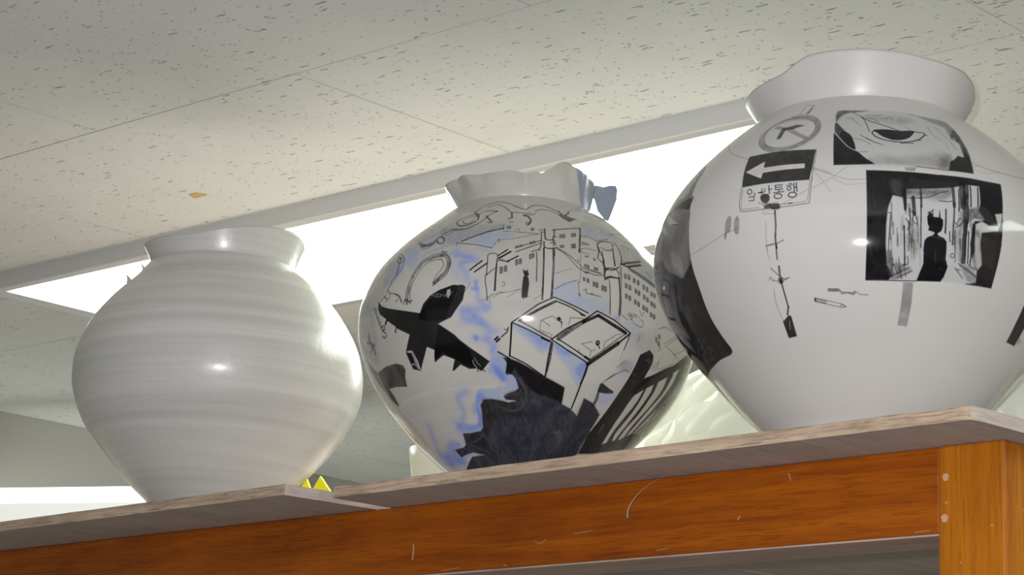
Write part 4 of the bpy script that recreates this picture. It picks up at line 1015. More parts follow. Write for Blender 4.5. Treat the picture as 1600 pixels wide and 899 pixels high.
1 0 97 77 20 0 -21 1545 -4 -39
1 5 75 63 20 0 -27 1541 -2 -26
0 7 72 0 35 45 -280 1571 18 -6 -3 -39 -19 5
1 0 97 63 20 0 -280 1571 -4 -40
1 0 97 77 20 0 -271 1568 -3 -39
1 5 75 63 20 0 -275 1564 -2 -25
0 7 72 0 35 45 -254 1560 19 -6 -2 -39 -20 5
1 0 97 63 20 0 -254 1560 -3 -40
1 0 97 77 20 0 -244 1557 -3 -39
1 5 75 63 20 0 -248 1553 -2 -25
0 7 72 0 35 45 -208 1536 20 -5 -3 -39 -20 5
1 0 97 63 20 0 -208 1536 -3 -39
1 0 97 77 20 0 -198 1534 -3 -39
1 5 75 63 20 0 -203 1530 -2 -26
0 7 72 0 35 45 -183 1523 21 -5 -2 -39 -21 5
1 0 97 63 20 0 -183 1523 -2 -39
1 0 97 77 20 0 -172 1521 -2 -39
1 5 75 63 20 0 -178 1516 -1 -25
0 7 72 0 35 45 -139 1505 21 -5 -1 -38 -22 4
1 0 97 63 20 0 -139 1505 -2 -39
1 0 97 77 20 0 -129 1502 -1 -38
1 5 75 63 20 0 -133 1498 -1 -25
0 7 72 0 35 45 -111 1492 22 -4 -1 -38 -22 4
1 0 97 63 20 0 -111 1492 -1 -38
1 0 97 77 20 0 -100 1490 -1 -38
1 5 75 63 20 0 -105 1486 -1 -25
0 7 72 0 35 45 -72 1461 23 -4 0 -37 -23 3
1 0 97 63 20 0 -72 1461 0 -38
1 0 97 77 20 0 -61 1459 1 -37
1 5 75 63 20 0 -65 1455 0 -24
0 7 72 0 35 45 -44 1451 24 -3 1 -37 -24 3
1 0 97 63 20 0 -44 1451 1 -37
1 0 97 77 20 0 -32 1450 1 -38
1 5 75 63 20 0 -38 1445 1 -24
1 7 75 84 20 30 -314 1494 -10 -4
1 7 75 84 20 30 -246 1394 -10 21 20 -14 9 -27 -17 -13
1 7 75 84 20 30 -222 1387 23 17 1 -23
1 7 75 84 20 30 -324 1390 58 -34
1 7 75 84 20 30 412 2261 -12 29 -569 -138
1 7 75 84 20 30 -189 2140 151 -29 247 -5
1 7 75 84 20 30 -145 2041 43 4 39 -12 -32 -29
1 7 75 84 20 30 -162 2008 25 -7
1 7 75 84 20 30 63 2067 -58 -71
1 7 75 84 20 30 -23 1821 24 -13 -5 -40
1 7 75 84 20 30 39 1844 2 -51
1 7 75 84 20 30 -119 2319 102 7 103 -23
1 7 75 84 20 30 -240 1865 87 13
1 7 70 84 20 30 -272 1399 7 -6 12 -8 12 -10 9 -12 11 -14 13 -12 22 -9 25 -7 20 1 9 12 3 20 -1 15 -8 6 -14 1 -11 1
1 7 70 84 20 30 -242 1390 6 7 11 9 12 5 17 -4 18 -9 14 -6
1 7 70 84 20 30 -9 1277 7 -10 10 -14 13 -14 18 -11 20 -11 14 -10 1 -12 -6 -12 -4 -8
1 7 70 84 20 30 17 1343 21 11 28 14 29 10 26 -2 27 -6 18 -5
1 7 70 84 20 30 -166 1452 4 -14 6 -18 7 -10 7 7 7 16 5 12
0 7 55 0 35 45 2 1272 19 1 10 -33 -20 -2
1 0 75 63 20 0 2 1272 9 -34
1 0 75 77 20 0 12 1273 9 -34
1 5 75 63 20 0 9 1267 5 -23
0 7 55 0 35 45 30 1249 20 2 11 -34 -20 -1
1 0 75 63 20 0 30 1249 11 -33
1 0 75 77 20 0 40 1250 11 -34
1 5 75 63 20 0 37 1243 7 -21
0 7 55 0 35 45 26 1300 20 2 7 -34 -20 -2
1 0 75 63 20 0 26 1300 7 -34
1 0 75 77 20 0 36 1301 7 -34
1 5 75 63 20 0 32 1294 6 -22
1 6 50 250 150 30 -2261 725 71 5 92 9 93 9 96 6 96 6 91 6 84 2 83 1 86 2 104 1 106 3 72 3
1 6 35 175 150 30 -2248 608 87 -2 111 0 104 0 101 -3 99 -3 81 -2 56 1 42 2 27 1
1 6 25 150 150 30 -2138 488 89 4 111 7 89 6 66 3 54 0 37 1"""
ART_BIG = """0 0 97 0 30 5 -2290 2104 32 -64 11 -82 9 -79 25 -74 27 -74 18 -68 5 -64 2 -62 1 -60 1 -58 0 -58 2 -59 1 -63 3 -64 -1 -61 -4 -56 -5 -54 -3 -51 1 -49 6 -45 5 -42 10 -40 11 -36 -9 -27 -47 -14 -74 -3 -81 -4 -84 -8 -96 -8 -102 -4 -109 -4 -132 3 -181 27 2 9 23 19 97 7 0 29 -14 36 2 41 37 46 25 57 3 55 -46 52 -46 46 11 40 31 55 99 43 38 57 21 50 23 44 26 48 20 61 1 72 -21 76 -15 66 42 41 -5 55 20 45 22 41 19 42 20 42 22 40 19 40 17 41 64 23 80 5 40 10 36 0
0 4 98 0 150 35 -2363 2111 72 -70 60 -112 11 -78 -9 -32 -20 -15 -27 -10 -45 -7 -60 0 -57 -1 -43 -7 -31 -12 -15 -24 -4 -36 6 -44 15 -53 24 -63 24 -66 20 -57 23 -48 29 -42 25 -33 24 -29 25 -23 26 -8 30 12 32 26 26 34 19 42 13 49 9 54 3 57 -4 62 -7 65 -15 67 -24 72 -26 75 -28 93 -54 105
0 5 75 0 250 40 -2166 1651 -25 23 -34 2 -29 -7 -22 -13 -17 -22 -5 -33 13 -49 19 -57 5 -48 -18 -30 -27 -24 -17 -26 5 -40 14 -42 16 -25 17 -1 21 15 22 27 20 43 19 58 13 60 13 66 6 70
0 5 90 0 125 45 -2686 1821 -18 -40 -24 -52 -24 -53 40 -75 24 -69 16 -52 37 -42 44 -31 37 -8 30 24 23 47 21 47 21 41 21 41 19 42 30 45 26 47 -4 38 -54 26 -113 28 -134 34 -3 -8 -5 -8
0 10 95 0 150 45 -2683 1442 -27 -37 -36 -57 -40 -57 -25 -59 -27 -61 -31 -50 -19 -42 11 -42 32 -40 44 -38 52 -33 48 -23 53 -17 51 -7 39 10 21 36 7 55 7 54 18 48 17 48 15 46 16 46 15 44 -2 39 -28 29 -43 24 -46 23 -42 30 -43 28
0 5 55 0 100 50 -2614 1177 24 -18 16 -35 10 -40 6 -46 0 -50 -3 -41 6 -28 8 -20 -11 -10 -45 0 -75 13 -69 23 -36 31 -17 38 -9 38 -11 36 -1 35 29 26 65 21 68 20
0 5 80 0 30 20 -2544 1813 254 -178 -93 19 -61 -35 -129 119
0 0 85 0 50 30 -2194 1831 10 -21 -2 -29 -14 -24 -29 -11 -41 -5 -44 1 -50 7 -59 15 -44 17 -5 13 25 9 32 7 39 4 42 4 41 3 38 7 37 6
1 0 80 65 20 0 -2487 2261 -9 -20 -11 -29 -10 -32 -15 -31 -14 -33 -13 -34 -16 -31 -16 -32 -15 -31 -17 -34 -16 -35 -11 -24
1 0 70 45 20 0 -2389 2110 3 -28 -3 -39 -5 -41 0 -49 -6 -48 -10 -31
1 0 80 60 20 0 -2705 1275 107 -79 78 -30
1 0 80 60 20 0 -2809 1103 211 -73 31 -27
1 0 70 50 20 0 -2538 1683 116 -83 -38 35
1 0 70 50 20 0 -2607 1561 31 -1 38 1 24 9 6 19 -5 26 -7 20
0 7 90 0 30 0 -2513 2195 176 -75 38 -36 -140 63
1 4 80 45 20 0 -2427 850 3 -7 3 -11 -5 -10 -22 -9 -30 -9 -25 -3 -14 3 -5 7 0 9 9 8 15 8 17 7 19 4 20 2 15 1
1 4 80 45 20 0 -2480 805 6 -7 10 -11 -1 -9 -17 -8 -30 -7 -26 -3 -20 5 -15 8 -7 9 12 8 19 8 14 6
1 4 80 45 20 0 -2417 783 16 2 22 3 16 0 10 -6 4 -7 -3 -8 -15 -7 -24 -7 -21 -4 -16 2 -12 5 -6 7 6 7 13 8 10 5
1 4 80 45 20 0 -2565 814 -6 -10 -10 -12 -15 -10 -24 -3 -30 -1 -22 1
1 4 80 45 20 0 -2532 750 2 -6 4 -9 -6 -8 -19 -6 -26 -5 -23 0 -9 5 -2 9 -1 7
1 4 80 45 20 0 -2446 742 11 -4 16 -6 6 -5 -14 -5 -23 -5 -22 -1 -11 3 -8 7 -3 5
1 4 80 45 20 0 -2403 836 13 1 15 2 10 -1 0 -7 -9 -8 -6 -6
1 4 80 45 20 0 -2625 759 0 -7 -1 -10 -6 -10 -18 -10 -23 -10 -19 -7
1 4 35 35 20 0 -2817 862 19 -18 22 -23 15 -23 9 -23 3 -23 1 -16
1 4 35 35 20 0 -2812 842 16 -16 21 -22 13 -21 7 -20 3 -20 3 -14
1 4 35 35 20 0 -2810 824 15 -16 19 -21 13 -20 7 -18 3 -16 2 -12
1 4 35 35 20 0 -2808 805 13 -14 17 -21 12 -18 7 -15 4 -14 1 -9
1 4 35 35 20 0 -2807 787 11 -14 15 -19 12 -17 7 -13 4 -11 3 -7
1 4 35 35 20 0 -2809 769 12 -13 13 -19 11 -15 8 -11 4 -7 4 -5
1 4 35 35 20 0 -2810 752 10 -13 13 -18 10 -14 7 -8 6 -5 4 -3
1 4 35 35 20 0 -2812 734 8 -12 12 -17 10 -13 8 -6 6 -1 6 -1
1 4 35 35 20 0 -2815 717 8 -12 10 -16 8 -12 10 -3 8 1 6 2
1 5 50 40 20 0 -2845 834 46 -20 52 -25 29 -24 2 -24 -15 -24 -14 -17
0 4 97 0 75 12 -2350 2099 -11 -25 -7 -52 -21 -44 -38 -26 -54 -19 -54 -21 -48 -26 -57 -25 -42 -32 -20 -39 -18 -41 39 -66 15 -69 -3 -66 -10 -49 12 -34 29 -26 32 -15 38 1 41 12 33 -1 17 -23 10 -34 24 -37 51 -39 58 -39 42 -22 24 -3 15 11 17 14 23 14 25 19 19 23 8 31 1 38 2 42 1 47 -1 53 -3 56 -9 62 -15 68 -16 67 -16 66 -19 67 -27 61 -29 55 -31 46
0 5 75 0 100 30 -2381 2087 -9 -27 -7 -52 -16 -43 -23 -28 -23 -23 2 -19 48 -22 60 -14 39 4 15 25 0 40 -9 42 -16 45 -30 48
0 5 80 0 35 15 -2564 1828 284 -187 -98 16 -113 81
0 5 70 0 40 20 -2519 1707 114 -111 -141 69
0 5 60 0 100 30 -2537 1652 -22 -29 -32 -46 -35 -36 -19 -24 -4 -20 10 -12 29 0 38 10 31 17 25 24 18 31 7 28 -9 28 -18 24
0 10 70 0 300 40 -2188 1676 9 -42 -1 -52 -12 -45 -22 -34 -32 -26 -29 -12 -26 8 -24 23 -13 28 10 31 21 37 18 36 12 32 10 30 13 17 22 2 25 -10
0 10 70 0 250 40 -2508 1581 39 5 54 -9 40 -21 25 -47 10 -58 -6 -42 -20 -18 -29 -4 -29 8 -24 18 -22 29 -19 32 -14 38 -11 42
0 5 50 0 250 40 -2374 1457 34 -8 49 -32 33 -34 12 -41 -4 -44 -13 -27 -23 -1 -31 15 -24 27 -16 47 -16 61
0 0 90 0 60 25 -2214 1819 17 -29 10 -38 -5 -24 -27 4 -46 20 -47 17 -51 8 -55 6 -44 12 -14 15 11 16 30 7 53 -3 58 -6 44 -3 28 3 21 3
1 0 85 60 20 0 -2545 2119 -11 -30 -19 -42 -20 -38 -16 -32 -15 -29 -10 -20
1 0 85 55 20 0 -2376 2040 41 -147
1 0 80 50 20 0 -2604 1991 -13 -27
1 0 80 50 20 0 -2382 1667 103 -31
0 7 97 0 100 20 -2688 1452 70 2 66 -3 49 -12 22 -25 12 -37 24 -38 57 -36 63 -34 32 -31 -16 -26 -46 -24 -43 -30 -34 -39 -33 -44 -30 -41 -25 -35 -18 -34 -18 -28 -10 -27 -7 -22 -18 -8 -46 14 -65 32 -68 42 -66 52 -129 81 15 42 12 43 15 43 14 44 16 43 15 44 51 28 42 28 43 23
0 10 80 0 100 30 -2709 1210 -4 -23 -31 -39 -19 -40 23 -43 35 -43 30 -36 26 -30 25 -26 9 -16 -18 -9 -34 0 -43 13 -63 33 -111 58 -90 60 12 35 12 39 11 38 31 34 148 -6
1 0 95 80 20 0 -2712 1254 65 -67 124 -40
1 0 95 70 20 0 -2803 1119 184 -81 26 -16
0 0 60 0 200 30 -2453 1249 43 -9 51 -22 26 -21 -12 -21 -33 -22 -34 -10 -30 5 -29 15 -17 19 0 25 13 27
1 4 75 65 20 30 -2162 1370 34 5 45 9 43 10 39 13 36 14 32 12 25 9 20 8 22 7 30 7 31 8 21 6
1 4 65 60 20 0 -2300 2305 89 -49 80 -54 63 -44 56 -33 53 -27 42 -22 35 -18 29 -14 20 -9
1 4 60 60 20 30 -1623 1559 25 12 35 18 38 22 44 30 46 35 33 25
1 4 65 50 20 0 -1389 1875 19 -14 28 -20 30 -19 31 -19 34 -18 30 -14 22 -7 17 -3 18 0 21 1 21 3 15 2
1 4 65 55 20 30 -1376 1708 19 13 25 20 23 18 16 14 13 11 16 16 23 26 25 31 19 22
1 4 55 45 20 0 -1275 1780 19 -18 26 -22 25 -16 20 -3 19 4 18 4 17 1 16 2 12 1
1 4 50 45 20 0 -1446 1930 13 -13 18 -17 25 -19 39 -22 43 -24 31 -16
1 4 60 50 20 0 -1414 1879 22 -12 32 -16 27 -14 19 -9 16 -9 11 -6
1 4 50 50 20 0 -1410 1872 9 -6 14 -11 20 -24 30 -53 33 -63 23 -44
1 4 75 75 20 0 -473 1975 27 -8 40 -12 42 -9 41 -4 45 -1 48 1 58 4 64 6 50 8
1 4 50 50 20 0 -486 1925 17 -9 26 -10 32 -4 42 12 52 21 39 17
1 4 60 50 20 0 -485 1940 18 7 27 10 20 7
0 4 85 0 50 25 -1845 1576 5 -4 4 -8 2 -12 1 -16 0 -20 -2 -18 -4 -14 -4 -13 -5 -9 -5 -3 -5 2 -5 -2 -4 -13 -3 -17 -3 -12 -4 -4 -5 2 -3 7 1 16 3 22 3 22 1 18 2 18 2 16 4 14 5 12 5 9 5 5 5 3
0 4 85 0 50 25 -1799 1566 7 -5 5 -12 4 -15 0 -18 0 -22 -2 -19 -1 -15 0 -13 -3 -8 -6 -5 -8 -1 -7 5 -4 13 -3 18 -1 19 0 19 1 18 3 16 5 12 5 10
1 4 92 409 20 30 -1441 2306 4 -10 6 -15 4 -14 1 -14 0 -14 -1 -14 -2 -14 -4 -13 -5 -14 -6 -12 -7 -14 -8 -11 -9 -11 -10 -11 -11 -9 -12 -9 -12 -9 -13 -7 -13 -6 -14 -5 -14 -4 -15 -2 -15 -2 -15 -1 -16 1 -15 2 -15 3 -16 4 -15 6 -16 6 -14 8 -15 8 -14 9 -14 11 -13 11 -13 12 -11 13 -12 13 -11 14 -8 14 -8 14 -7 15 -6 15 -4 15 -4 14 -1 14 2 14 2 13 6 12 6 12 9 11 11 10 12 9 15 8 16 7 17 5 18 5 20 4 20 3 21 1 22 0 21 -1 21 -1 20 -3 21 -4 19 -5 18 -7 18 -7 16 -8 15 -9 13 -9 13 -11 11 -13 9 -13 7 -10
1 4 55 45 20 0 -1425 2315 5 -13 7 -18 5 -18 2 -16 1 -18 -1 -16 -2 -16 -4 -17 -5 -15 -6 -15 -7 -15 -9 -14 -9 -13 -12 -12 -11 -11 -12 -10 -13 -9 -14 -7 -14 -7 -15 -6 -16 -4 -15 -2 -17 -2 -16 0 -18 2 -16 2 -17 4 -17 6 -17 7 -17 8 -16 9 -17 11 -17 12 -16 13 -15 14 -15 14 -15 16 -14 17 -14 17 -13 17 -11 18 -11 18 -9 19 -8 18 -6 18 -5 18 -1 16 -1 17 3 15 6 14 8 12 11 12 13 11 15 9 19 7 19 7 23 4 23 4 25 2 25 0 26 -1 26 -2 25 -3 26 -5 25 -6 23 -7 22 -9 21 -9 20 -11 17 -11 16 -13 15 -14 13 -15 12 -17 7 -11
1 7 50 45 20 0 -1459 2298 3 -8 5 -13 3 -12 1 -11 0 -12 -1 -12 -2 -11 -4 -12 -5 -11 -5 -11 -7 -11 -8 -10 -8 -10 -9 -9 -10 -8 -11 -8 -11 -8 -11 -6 -13 -5 -12 -5 -13 -3 -14 -3 -13 -2 -14 0 -14 0 -14 1 -14 3 -13 3 -14 3 -13 5 -14 7 -12 7 -13 7 -11 8 -11 10 -10 9 -11 11 -9 11 -7 11 -7 11 -7 13 -4 11 -4 13 -1 11 -1 12 0 12 2 11 4 11 5 11 8 9 9 9 10 9 11 8 13 7 14 6 14 6 16 4 17 3 18 3 17 2 18 0 17 1 18 -2 17 -1 17 -3 17 -4 15 -4 15 -6 13 -6 13 -7 11 -8 11 -8 9 -10 8 -12 6 -7
1 4 85 300 20 30 -1784 2329 133 -51 163 -115
0 0 90 0 30 15 -1703 2186 -19 122 28 -3 85 17 75 -23 -66 -17 -8 -10 -70 6 7 -90
1 7 80 50 20 0 -1658 2444 -13 112 92 -14 0 -114
0 0 85 0 30 10 -1585 2547 -9 -84 -6 -28 29 11 -1 49
1 4 70 70 20 0 -1713 2430 18 2 27 0 32 -2 44 -10 49 -14 32 -8
0 0 96 0 35 8 -1836 2056 165 1 144 -8 136 -12 2 -127 -9 -136 -112 3 -142 6 -142 -1 -22 139
0 6 97 0 30 6 -1803 1909 109 70 9 -57 121 0 126 -6 5 -42 -122 4 -125 -2 -2 -47
1 7 90 55 20 0 -1794 1780 1 -26 0 -36 1 -32 0 -25 3 -22 3 -16 3 -12 2 -6 5 -5 1 -4 4 -4 18 -3 41 -3 53 -1 58 0 68 0 72 3 51 5 20 4 1 5 0 17 2 39 1 53 -1 43 2 22 1 13 0 8
1 7 80 40 20 0 -1782 1757 0 -16 0 -24 1 -24 1 -22 1 -22 2 -18 1 -11 1 -7 12 -6 31 -4 40 -1 28 -1
1 7 80 40 20 0 -1396 1771 0 -34 0 -48 -2 -39 -2 -20 -2 -11 -9 -8 -18 -4 -23 -1 -23 0 -20 0 -18 -1 -13 0
1 7 80 50 20 0 -1390 2037 3 -24 3 -33 1 -35 0 -35 -2 -35 -1 -34 0 -34 0 -32 -1 -21
1 9 95 80 20 0 -1723 1732 1 -3 0 -3 -1 -3 -1 -2 -1 -2 -1 -2 -2 -1 -1 -1 -3 0 -2 0 -2 1 -2 2 -3 2 -2 2 -2 2 -1 3 -2 3 -1 3 -1 4 0 3 -1 3 0 3 1 2 1 3 1 2 2 1 2 1 2 0 2 0 2 -1 3 -1 2 -1 2 -2 2 -3 2 -2 2 -3 1 -4 1 -4 0 -2
1 9 95 80 20 0 -1705 1719 5 -17
1 9 95 75 20 0 -1737 1694 33 -3
1 9 95 75 20 0 -1705 1696 4 -34 -30 2
1 9 95 80 20 0 -1661 1748 -1 -29 -17 -3 36 1 -1 23
1 9 95 85 20 0 -1624 1762 11 -65
1 9 95 80 20 0 -1619 1730 16 1
1 9 95 80 20 0 -1587 1756 42 -1
1 9 95 80 20 0 -1585 1755 5 -34 40 -1
1 9 95 75 20 0 -1583 1738 38 -1
1 9 95 80 20 0 -1560 1717 1 -15
1 9 95 80 20 0 -1589 1699 58 1
1 9 95 85 20 0 -1540 1669 -1 -2 0 -3 -1 -3 -1 -2 -1 -2 -1 -2 -3 -1 -2 -2 -3 -1 -3 0 -2 -1 -3 1 -3 0 -3 1 -3 2 -3 1 -2 2 -3 2 -1 2 -2 3 -1 3 -1 2 0 3 0 3 0 2 1 2 1 3 2 1 2 2 3 1 2 2 3 0 3 0 2 1 3 -1 3 -1 3 -1 3 -1 3 -2 2 -2 2 -2 1 -2 2 -3 1 -4 1 -2
1 9 95 75 20 0 -1509 1758 16 0
1 9 95 75 20 0 -1521 1745 34 -1
1 9 95 75 20 0 -1494 1718 1 -3 -1 -3 -1 -2 -1 -2 -1 -2 -1 -1 -3 0 -1 -1 -3 1 -1 0 -2 2 -2 2 -1 2 -2 3 -1 2 0 3 0 3 -1 3 1 2 1 3 1 2 1 1 2 1 2 0 2 0 2 -1 2 -1 2 -1 2 -3 1 -2 1 -3 1 -3 0 -2
1 9 95 85 20 0 -1481 1758 8 -64
1 9 95 80 20 0 -1475 1725 12 1
1 9 95 85 20 0 -1468 1761 9 -69
1 9 95 90 20 0 -1460 1668 -1 -2 0 -3 -1 -3 -1 -2 -1 -3 -2 -2 -2 -1 -3 -2 -3 0 -2 -1 -3 0 -4 0 -2 0 -3 1 -3 1 -3 2 -3 2 -2 2 -2 2 -2 3 0 2 -1 3 -1 3 1 3 0 2 1 3 1 2 2 2 2 2 2 1 3 2 3 1 2 0 4 0 3 0 3 -1 3 -1 3 -1 2 -2 3 -2 2 -2 1 -3 2 -3 1 -3 1 -3
0 0 92 0 40 15 -1662 1694 5 5 7 3 8 0 9 -2 10 -4 7 -7 6 -12 2 -15 0 -14 -3 -10 -8 -9 -7 -4 -8 2 -9 5 -8 8 -6 9 -4 10 -3 10 -1 9 0 9
0 0 80 0 40 0 -1686 1719 28 -1 9 -15 -29 8
0 0 90 0 50 25 -1636 1611 15 4 22 2 20 0 13 -1 9 -4 7 -5 4 -11 2 -14 -3 -9 -11 -4 -14 1 -13 2 -6 5 -4 5 -6 5 -9 0 -12 -1 -9 2 -5 6 -3 9
1 0 70 60 20 0 -1671 1639 21 -14 48 -8 1 -20
1 0 70 45 20 0 -1649 1613 137 -10
1 0 80 100 20 0 -1500 1606 19 -1
1 9 92 135 20 15 -1573 1562 5 -102 -6 -91 3 -68
1 0 90 110 20 20 -1573 1320 -3 -91
1 0 90 150 20 20 -1572 1183 -4 -55 1 -50
1 9 95 110 20 0 -1575 1083 6 -79 4 -73
1 0 95 110 20 0 -1563 931 -20 -51
0 0 96 0 35 8 -1626 842 51 36 15 -7 4 -124 -64 -7
1 5 80 55 20 0 -1579 841 -13 -51
1 4 70 50 20 0 -1625 1491 1 -26 -1 -35 -1 -37 0 -37 -1 -37 0 -32 2 -24 4 -17 2 -12
1 7 60 50 20 0 -1629 1044 -3 -24 -3 -36 -1 -37 4 -37 6 -39 5 -26
1 4 70 50 20 0 -1640 1585 2 -38 57 -2
1 7 85 65 20 0 -1631 1323 62 8 40 21
1 7 70 50 20 0 -1628 1316 5 -25
1 4 80 50 20 0 -1623 1331 54 8
1 7 80 70 20 0 -1622 1179 5 -7 7 -11 10 -13 13 -16 16 -18 14 -12 14 -2 11 4 8 3
1 7 70 60 20 0 -1637 1123 2 -7 2 -10 9 -9 18 -5 23 -2 19 -1 13 4 9 6 5 5
1 4 70 50 20 0 -1654 1099 5 6 8 8 8 3 8 -2 7 -7 5 -5
0 0 80 0 40 20 -1592 1110 31 -4 -1 -29 -26 -6
1 7 70 50 20 0 -1627 1622 69 -2 2 -38 -80 2
1 7 85 210 20 30 -1306 1015 49 -2
1 4 80 130 20 40 -1257 1011 26 -12 27 -5 44 -2
1 7 70 60 20 0 -1248 1019 13 -31 31 11 35 -16 9 23 26 -21 48 -3
1 4 60 50 20 0 -1195 998 44 2
1 4 75 250 20 30 -1389 959 54 -16
1 0 85 110 20 0 -1392 967 0 -17
1 7 75 55 20 0 -1389 968 64 -16 81 -23 31 -18 -32 -3 -91 24 -54 15
1 7 70 50 20 0 -1250 914 17 13 14 -16
0 5 95 0 30 12 -1318 2436 213 -5 188 1 176 -4 152 -26 142 -20 21 -100 -18 -119 -20 -122 -32 -160 -152 -6 -95 1 -90 5 -104 8 -124 0 -106 -4 -107 1 -12 144 -18 160 -11 147
0 4 50 0 400 40 -1133 1892 4 22 49 27 52 19 42 1 44 -7 42 -3 38 6 38 10 37 13 41 18 41 22 34 13 22 0 12 -9 1 -20 -11 -38 -17 -47 -28 -33 -34 -10 -44 4 -63 3 -104 -4 -121 2
0 4 45 0 400 40 -1094 2360 48 6 82 2 75 1 61 -6 52 -10 26 -12 -12 -19 -36 -21 -42 -14 -51 -1 -58 9 -51 12 -46 17 -40 21
0 7 85 0 100 30 -1318 2436 50 5 68 -5 56 -5 37 0 25 0 8 -2 -18 -6 -34 -7 -33 -6 -29 -2 -29 -2 -25 -6 -20 -12 -15 -16 -11 -16 -8 -16 -4 -17 -4 -9 -4 0 -4 7 -3 16 -8 30 -7 40
0 7 95 0 40 15 -1308 2304 18 -18 25 -38 22 -32 18 -21 16 -15 13 -17 9 -19 6 -20 5 -19 6 -24 5 -23 3 -19 1 -13 -1 -10 -5 -4 -10 4 -14 10 -16 15 -16 18 -17 23 -17 27 -17 31 -16 35 -12 35 -8 38 -3 38
0 0 95 0 50 15 -1248 2205 14 -7 17 -15 15 -20 11 -21 9 -24 7 -23 6 -24 4 -24 2 -17 -2 -9 -5 -4 -8 5 -14 15 -18 25 -16 26 -15 26 -14 29 -8 23 0 20 5 14
0 0 96 0 50 8 -1304 2187 66 -99 49 -57 44 -37 43 -60 49 -46 -111 -4 -110 2
1 5 90 70 20 0 -1299 2194 11 -17 14 -24 15 -25 17 -27 18 -28 17 -23 16 -17 16 -13 10 -8
0 7 80 0 50 0 -1250 2220 41 -47 16 -22 -21 13
1 8 60 150 20 40 -1198 1987 8 -10 12 -13 13 -13 15 -10 16 -10 11 -5
0 0 97 0 30 5 -1049 2213 22 5 34 3 33 0 26 -2 23 -4 26 -2 36 2 40 6 28 1 6 -6 -8 -12 -10 -13 -10 -14 -13 -16 -14 -13 -14 -11 -16 -9 -17 -6 -20 -5 -20 -2 -20 1 -20 7 -19 10 -17 11 -13 12 -11 13 -9 13 -13 11 -11 12
1 0 95 80 20 0 -1041 2212 -7 -8 -8 -10 -4 -11 2 -12 7 -12 10 -13 14 -12 17 -11 20 -9 23 -7 25 -5 26 -3 24 -1 24 2 23 4 24 7 23 10 20 10 16 11 13 13 12 13 13 12 11 13 4 10 -6 5 -13 2 -14 2 -16 1 -17 1 -12 2
1 0 90 60 20 0 -1130 2360 15 -14 22 -19 24 -18 28 -15 30 -14 32 -14 35 -19 35 -20 25 -12
1 0 90 45 20 0 -1190 2404 10 -6 14 -10 15 -12 15 -14 15 -17 12 -18 8 -21 5 -21 5 -23 6 -26 6 -27 4 -18
1 7 80 50 20 0 -1087 2349 13 -6 18 -7 17 -9 14 -11 14 -11 9 -9
1 7 60 45 20 0 -1093 2378 20 -2 27 -2 26 0 23 3 23 5 15 4
1 7 70 50 20 0 -1136 2161 13 -12 17 -17 17 -16 15 -11 15 -11 15 -9 16 -9 17 -8 11 -6
1 7 70 50 20 0 -1100 2135 12 -11 17 -16 16 -14 13 -8 12 -6 8 -4
1 7 60 45 20 0 -1171 2129 16 -7 23 -10 20 -11 16 -12 14 -13 9 -10
1 7 60 45 20 0 -1139 1997 48 -1
1 0 80 65 20 0 -895 2084 11 3 16 3 15 2 15 0 14 0 10 -1
1 0 70 60 20 0 -779 2129 24 -2
1 0 80 60 20 0 -716 2192 18 -6
1 7 60 45 20 0 -955 2330 9 8 13 11 11 6 10 -4 9 -9 6 -7
1 7 55 45 20 0 -829 2255 11 -11 15 -13 11 -10
1 7 55 45 20 0 -658 2282 0 -22 1 -30 6 -27 11 -20 14 -16 9 -11
1 7 55 45 20 0 -601 2293 7 -21 10 -28 10 -26 9 -17 8 -16 6 -19 3 -31 2 -35 3 -24
1 4 60 45 20 0 -597 2137 -1 -29 0 -41 -1 -39 -5 -34 -8 -32 -5 -22
1 7 50 45 20 0 -745 2418 26 -7 39 -10 33 -12 23 -15 19 -16 12 -12
1 7 50 45 20 0 -1236 2342 50 -9
1 4 60 50 20 0 -1202 2362 10 -18 14 -26 14 -23 15 -18 15 -15 10 -10
1 4 50 50 20 0 -873 2320 52 -16
0 4 85 0 100 35 -677 2395 23 5 47 -2 48 -3 39 -2 39 -5 29 -12 16 -22 7 -29 2 -33 -4 -38 -8 -40 -8 -43 -7 -49 -5 -49 -5 -32 -9 -4 -10 12 -10 20 -2 33 1 41 -1 35 -7 19 -12 9 -9 14 4 26 8 30 1 26 -16 15 -27 9 -29 12 -38 19 -40 22
0 7 90 0 100 30 -439 2298 5 -25 -6 -51 -7 -51 -4 -41 -6 -43 -7 -46 -13 -61 -12 -62 -7 -34 -3 9 -1 34 -1 37 -3 33 -3 36 0 33 6 29 11 27 6 22 -6 14 -10 9 -11 8 -9 6 -8 6 2 13 21 34 37 45
0 0 95 0 75 15 -495 1879 -153 -4 28 81 31 23 38 42 35 -9 33 78 11 -51
0 8 50 0 400 30 -683 1961 23 24 30 22 19 2 -1 -34 -10 -51 -13 -37 -19 -12 -22 1 -16 10 -4 20 4 30
1 5 80 70 20 0 -513 2197 7 0 10 0 3 -3 -8 -10 -13 -14 -10 -8 -6 3 -4 8 -4 5
1 9 80 60 20 0 -1274 1886 -12 144 -18 160
1 9 80 60 20 0 -1274 1886 107 -1 106 4
1 9 80 60 20 0 -833 1881 90 -5 95 -1 152 6
0 4 80 0 35 30 -895 1870 59 1 -7 -31 -51 0
0 5 97 0 30 10 -1100 1836 115 -2 148 -3 128 -4 173 5 99 -3 109 4 -18 -133 -12 -133 -3 -186 -2 -128 0 -160 -152 -1 -108 -2 -102 -7 -98 -5 -94 -4 -92 -1 -92 0 2 111 3 113 0 126 0 133 -2 135
